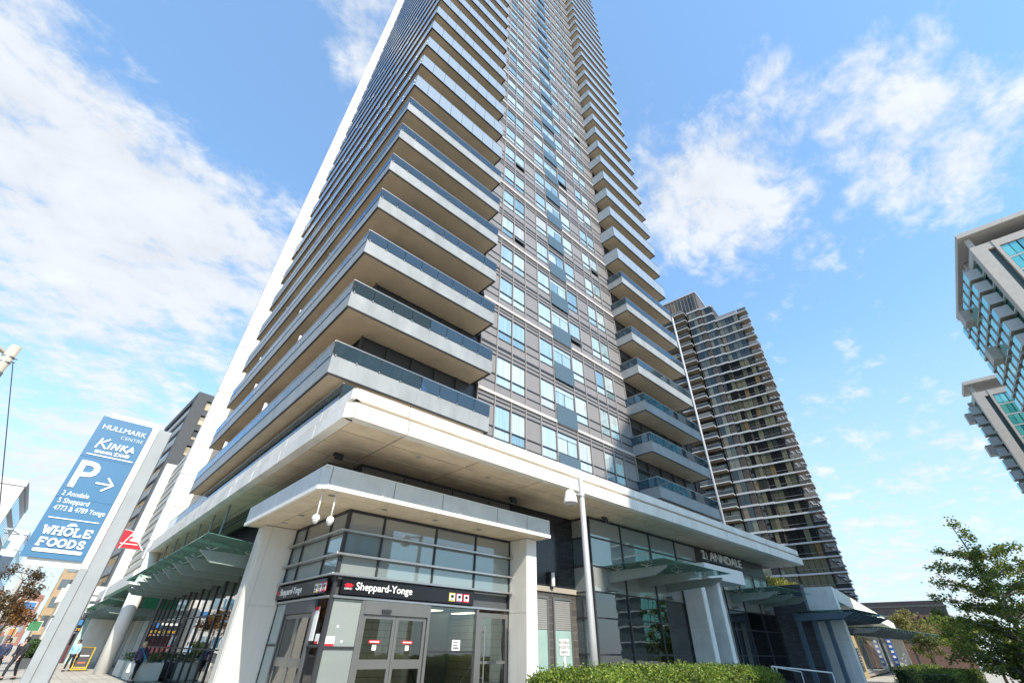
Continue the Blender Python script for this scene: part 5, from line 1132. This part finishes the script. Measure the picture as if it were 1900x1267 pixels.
# ------------------------------------------------------------------ people
def person(label, loc, rz, H, coat, trousers, hair, step=.28, arms=.25, extra=None, coat_len=.46):
    T = Thing('person', label, 'person', loc, rz, local=True)
    k = H/1.7
    skin = mat('skin', (.48, .30, .22), .6)
    def grow(name, verts, edges, m, parent, root=0):
        me = bpy.data.meshes.new(name); me.from_pydata([Vector(v[:3])*k for v in verts], edges, []); me.materials.append(m)
        o = bpy.data.objects.new(name, me); COL.objects.link(o); CEN[o.name] = Vector((0, 0, 0)); o.parent = parent
        md = o.modifiers.new('skin', 'SKIN'); md.use_smooth_shade = True
        for i, v in enumerate(verts):
            sv = me.skin_vertices[0].data[i]; sv.radius = (v[3]*k, (v[4] if len(v) > 4 else v[3])*k); sv.use_root = (i == root)
        sb = o.modifiers.new('sub', 'SUBSURF'); sb.levels = 1; sb.render_levels = 1
        return o
    s = step
    body = [(0, 0, .92, .12, .10), (0, 0, 1.12, .11, .09), (0, 0, 1.36, .13, .09), (0, 0, 1.46, .05), (0, .01, 1.55, .075, .09), (0, .02, 1.66, .075, .085),
            (.09, 0, .86, .08), (.09, s*.55, .47, .055), (.09, s*.6, .09, .04), (.09, s*.6+.14, .03, .035), (-.09, 0, .86, .08), (-.09, -s*.35, .47, .055), (-.09, -s, .10, .04), (-.09, -s+.13, .04, .035),
            (.19, 0, 1.38, .05), (.24, -arms*.4, 1.12, .042), (.24, arms*.2, .88, .034), (.24, arms*.35, .80, .03), (-.19, 0, 1.38, .05), (-.24, arms*.3, 1.12, .042), (-.23, arms, .92, .034), (-.23, arms*1.2, .85, .03)]
    ed = [(0, 1), (1, 2), (2, 3), (3, 4), (4, 5), (0, 6), (6, 7), (7, 8), (8, 9), (0, 10), (10, 11), (11, 12), (12, 13), (2, 14), (14, 15), (15, 16), (16, 17), (2, 18), (18, 19), (19, 20), (20, 21)]
    b = grow('body', body, ed, skin, T.o)
    cl = 1.38-coat_len-.05
    cv = [(0, 0, cl, .17, .14), (0, 0, 1.10, .15, .125), (0, 0, 1.36, .165, .12), (0, 0, 1.45, .07), (.2, 0, 1.38, .075), (.25, -arms*.4, 1.12, .062), (.245, arms*.2, .89, .05), (-.2, 0, 1.38, .075), (-.25, arms*.3, 1.12, .062), (-.235, arms, .93, .05)]
    grow('coat', cv, [(0, 1), (1, 2), (2, 3), (2, 4), (4, 5), (5, 6), (2, 7), (7, 8), (8, 9)], coat, b, 1)
    tv = [(0, 0, .93, .14, .12), (.09, 0, .85, .10), (.09, s*.55, .47, .075), (.09, s*.6, .12, .055), (-.09, 0, .85, .10), (-.09, -s*.35, .47, .075), (-.09, -s, .13, .055)]
    grow('trousers', tv, [(0, 1), (1, 2), (2, 3), (0, 4), (4, 5), (5, 6)], trousers, b)
    MB().lathe((0, 0, 0), [(.0, 0), (.1, 0)], 3)
    hb = MB().lathe((0, -.02*k, 1.60*k), [(.085*k, -.10*k), (.102*k, -.02*k), (.10*k, .06*k), (.07*k, .115*k), (.02*k, .13*k)], 14); o = hb.build('hair', hair, None, True); c = o.location.copy(); o.parent = b; o.location = c
    f = MB(); 
    for dx in (-.03, .03): f.lathe((dx*k, .098*k, 1.60*k), [(.011*k, -.008*k), (.011*k, .008*k)], 6)
    o = f.build('eyes', DARK, None); c = o.location.copy(); o.parent = b; o.location = c; o['kind'] = 'stuff'
    o = MB().lathe((0, .105*k, 1.565*k), [(.014*k, -.02*k), (.006*k, .03*k)], 6).build('nose', skin, None); c = o.location.copy(); o.parent = b; o.location = c
    shoe = mat('shoe', (.02, .02, .022), .5)
    for x, y in ((.09, s*.6), (-.09, -s)):
        o = MB().box((x-.045)*k, (x+.045)*k, (y-.08)*k, (y+.19)*k, 0, .085*k).build('shoe', shoe, None, bevel=.02); c = o.location.copy(); o.parent = b; o.location = c
    for sx, y0, z0 in ((1, arms*.35, .80), (-1, arms*1.2, .85)):                 # five fingers a hand
        for i in range(5):
            fx = (.215+.013*i)*sx*k; L = (.075, .085, .09, .08, .055)[i]*k
            hnd = MB().tube((fx, y0*k, z0*k-.01), (fx, (y0+.015)*k, z0*k-L*.7), .009*k, .008*k, 5).tube((fx, (y0+.015)*k, z0*k-L*.7), (fx, (y0+.04)*k, z0*k-L*1.2), .008*k, .006*k, 5)
            o = hnd.build('finger', skin, None); c = o.location.copy(); o.parent = b; o.location = c
    return T, b, k
PURP = mat('purple_quilted_coat', (.07, .045, .13), .6, var=.25, scale=12, bump=.3); TEAL = mat('teal_scarf', (.02, .25, .33), .7); DKB = mat('dark_trousers', (.02, .02, .028), .8); LBL = mat('light_blue_jacket', (.28, .48, .72), .6); BLK = mat('black_coat', (.015, .015, .018), .7)
T, b, k = person('person in purple quilted coat and teal scarf walking past the planters', (4.75, 32.9, 0), radians(205), 1.66, PURP, DKB, mat('blonde_hair', (.50, .38, .22), .7), .30, .22)
MB().tube((.16, .02, 1.44), (-.16, .13, 1.02), .035, n=6).tube((-.16, .13, 1.02), (-.2, .16, .85), .05, n=6).build('scarf', TEAL, T.o)
bg_ = Thing('shopping_bag', 'white shopping bag carried by the person in the purple coat', 'bag', (4.5, 32.7, 0)); MB().prism([(4.36, .42), (4.64, .42), (4.62, .78), (4.38, .78)], 'y', 32.62, 32.78).build('bag', WHITE2, bg_); MB().tube((4.42, 32.7, .78), (4.5, 32.7, .9), .01, n=5).tube((4.58, 32.7, .78), (4.5, 32.7, .9), .01, n=5).build('handles', WHITE2, bg_)
person('person in a light blue jacket and dark trousers beside the yellow framed board', (2.9, 46.4, 0), radians(160), 1.72, LBL, DKB, mat('dark_hair', (.03, .02, .015), .7), .26, .12)
person('person in a black coat walking at the lower left edge, in front', (.18, 37.6, 0), radians(150), 1.78, BLK, DKB, mat('black_hair', (.015, .012, .01), .7), .36, .3, coat_len=.62)
person('second person in dark clothes at the lower left edge, half cut off', (-.5, 39.0, 0), radians(165), 1.72, mat('navy_coat', (.02, .03, .07), .7), DKB, MATS['black_hair'], .3, .2)

def a_frame():
    T = Thing('pavement_board', 'black pavement board in a yellow frame beside the white column', 'sign board', (3.55, 46.8, 0), radians(-8), local=True)
    ye = mat('yellow_frame', (.72, .46, .02), .5); bk = mat('chalk_black', (.02, .02, .022), .6)
    for s_, n_ in ((-1, 'front'), (1, 'rear')):
        y = s_*.0
        def P(x, t, d=0): return (x, s_*(.32*(1-t))+d, .05+1.25*t)
        fr = MB()
        for x in (-.38, .38): fr.tube(P(x, 0), P(x, 1), .035, n=6)
        for t in (0.03, .12, 1): fr.tube(P(-.38, t), P(.38, t), .03, n=6)
        f = fr.build('frame', ye, T)
        MB().add([P(-.36, .13), P(.36, .13), P(.36, .99), P(-.36, .99), P(-.36, .13, .02), P(.36, .13, .02), P(.36, .99, .02), P(-.36, .99, .02)], [(0,1,2,3),(4,7,6,5),(0,4,5,1),(1,5,6,2),(2,6,7,3),(3,7,4,0)]).build('panel', bk, f)
        if s_ < 0:
            MB().add([P(-.22, .3, -.012), P(.2, .3, -.012), P(.2, .36, -.012), P(-.22, .36, -.012)], [(0,1,2,3)]).build('print', mat('orange_print', (.7, .12, .03), .6), f)
            MB().add([P(-.25, .6, -.012), P(.25, .6, -.012), P(.25, .66, -.012), P(-.25, .66, -.012)], [(0,1,2,3)]).build('print', mat('pale_print', (.5, .5, .52), .6), f)
a_frame()

# ------------------------------------------------------------------ street furniture on the left
def street_pole(label, x, y, h, arm, group='street lighting poles'):
    T = Thing('street_light', label, 'street light', (x, y, 0), group=group)
    MB().lathe((x, y, 0), [(.13, 0), (.11, 2), (.08, h)], 10).build('pole', CONC, T, True)
    MB().tube((x, y, h-.3), (x+arm, y, h+.5), .045, .03, 6).build('arm', STEEL, T, True); MB().box(x+arm-.35, x+arm+.1, y-.12, y+.12, h+.45, h+.57).build('lamp_head', STEEL, T)
street_pole('grey street light pole at the left edge, nearest of the row', -1.75, 48, 7.5, -2.0)
street_pole('grey street light pole along the kerb, middle of the row', -1.75, 66, 8.2, -2.0)
street_pole('grey street light pole along the kerb, far one of the row', -1.75, 92, 8.5, -2.2)
def utility_pole():
    T = Thing('utility_pole', 'top of a pale utility pole with bracket and guy cable at the left edge', 'pole', (-3.5, 17.2, 0))
    wood = mat('weathered_pole', (.50, .44, .34), .8, var=.2)
    MB().lathe((-3.5, 17.2, 0), [(.15, 0), (.12, 8.49)], 14).build('pole', wood, T, True)
    MB().tube((-3.56, 17.2, 8.2), (-4.6, 17.2, 8.75), .05, n=8).build('arm', wood, T, True)
    for z in (7.95, 8.12): MB().lathe((-3.5, 17.2, z), [(.135, 0), (.135, .03)], 14).build('band', STEEL, T)
    MB().tube((-3.5, 17.2, 8.1), (-3.3, 17.15, 8.12), .014, n=6).tube((-3.5, 17.2, 7.98), (-3.3, 17.15, 8.02), .014, n=6).build('bracket', DARK, T)
    MB().box(-3.46, -3.36, 17.1, 17.2, 7.55, 7.66).build('clamp', DARK, T)
    MB().tube((-3.34, 17.17, 8.02), (.1, 17.2, 0), .012, n=5).build('guy_cable', DARK, T)
utility_pole()
def shop_sign(label, x, y, z, w, h, c):
    T = Thing('street_sign', label, 'sign', (x, y, 0)); boxo('post', CHAR, T, x+w/2-.05, x+w/2+.05, y+.06, y+.16, 0, z+h); boxo('panel', mat('sign_%s' % label.split()[0], c, .5), T, x, x+w, y, y+.05, z, z+h); boxo('panel_rim', WHITE2, T, x-.06, x+w+.06, y+.051, y+.058, z-.06, z+h+.06)
shop_sign('pale rectangular street sign above the left pavement', .9, 70, 4.9, 2.1, 1.2, (.55, .60, .58))
shop_sign('green and white notice beside the road at the far left', -.2, 84, 2.6, 1.1, .9, (.15, .36, .10))
shop_sign('blue street sign at the far left edge', -1.4, 64, 3.9, 1.0, .6, (.03, .12, .5))
shop_sign('orange construction sign at the far left', -2.0, 96, 2.2, .9, .7, (.55, .20, .04))
def car(label, x, y, c, rz=0):
    T = Thing('car', label, 'car', (x, y, -.13), rz, local=True, group='cars far down the road')
    pm = mat('paint_%s' % label.split()[0], c, .25, .2)
    MB().prism([(-2.1, .35), (-2.15, .75), (-1.5, .95), (-.9, 1.4), (.8, 1.42), (1.5, .98), (2.15, .85), (2.2, .35)], 'x', -.88, .88).build('body', pm, T, bevel=.06)
    MB().prism([(-1.35, .97), (-.85, 1.34), (.75, 1.36), (1.35, .99)], 'x', -.90, .90).build('side_windows', DARK, T)
    boxo('windscreen', DARK, T, -.72, .72, -1.46, -1.2, .99, 1.2)
    for xx in (-.62, .62): boxo('headlight', WHITE2, T, xx-.16, xx+.16, -2.2, -2.12, .62, .75)
    for xx in (-.8, .8):
        for yy in (-1.35, 1.35): MB().tube((xx-.1, yy, .33), (xx+.1, yy, .33), .33, n=14).build('wheel', DARK, T)
car('white car far down the road', -4.5, 90, (.75, .75, .73)); car('red car far down the road, behind the white one', -4.6, 99, (.45, .03, .03)); car('silver car in the second lane far down the road', -9, 105, (.5, .5, .52))

# ------------------------------------------------------------------ around the camera: what shades and what the glass mirrors
def south_tower():
    T = Thing('south_tower', 'office tower with a slanted roof across the side street behind the camera', 'tower', (28, -40, 0))
    m = mat('south_tower_wall', (.36, .33, .29), .7, var=.1)
    MB().prism([(7.2, 0), (7.2, 45.1), (11.8, 53.9), (14.6, 57.3), (33, 57.3), (33, 0)], 'y', -50, -32).build('wall', m, T)
    pp = Pool('window', OPANE, T, 250)
    for k in range(13):
        for j in range(7): pp.box(9+j*3.2, 11.3+j*3.2, -31.98, -31.93, 2+k*3.3, 4.2+k*3.3)
    pp.done()
south_tower()
def west_row():
    specs = [('banded_office', 'white banded office block across the road, seen in the shop glass', -60, -38, 46, 92, 26, PALE), ('brick_block', 'low brick block across the road, seen in the shop glass', -58, -37, 96, 140, 12, REDB), ('stone_block', 'pale block across the road left of the camera', -62, -38, 0, 40, 18, TAN)]
    for n, lb, x0, x1, y0, y1, H, m in specs: far_block(n, lb, x0, x1, y0, y1, H, m, OPANE, 3.3, 3.0, 'e')
west_row()
random.seed(5)
for i, (x, y, lm) in enumerate([(-30, 50, LA), (-30, 62, LY), (-30, 75, LA), (-30, 88, LB), (-30, 101, LA), (-30, 118, LY)]):
    round_tree(['autumn tree across the road, first of the row', 'autumn tree across the road, second of the row', 'autumn tree across the road, third of the row', 'autumn tree across the road, fourth of the row', 'autumn tree across the road, fifth of the row', 'autumn tree across the road, last of the row'][i], (x, y, 0), 8.5+i % 3, 3.4, lm, 2200, .4, 'trees across the road')
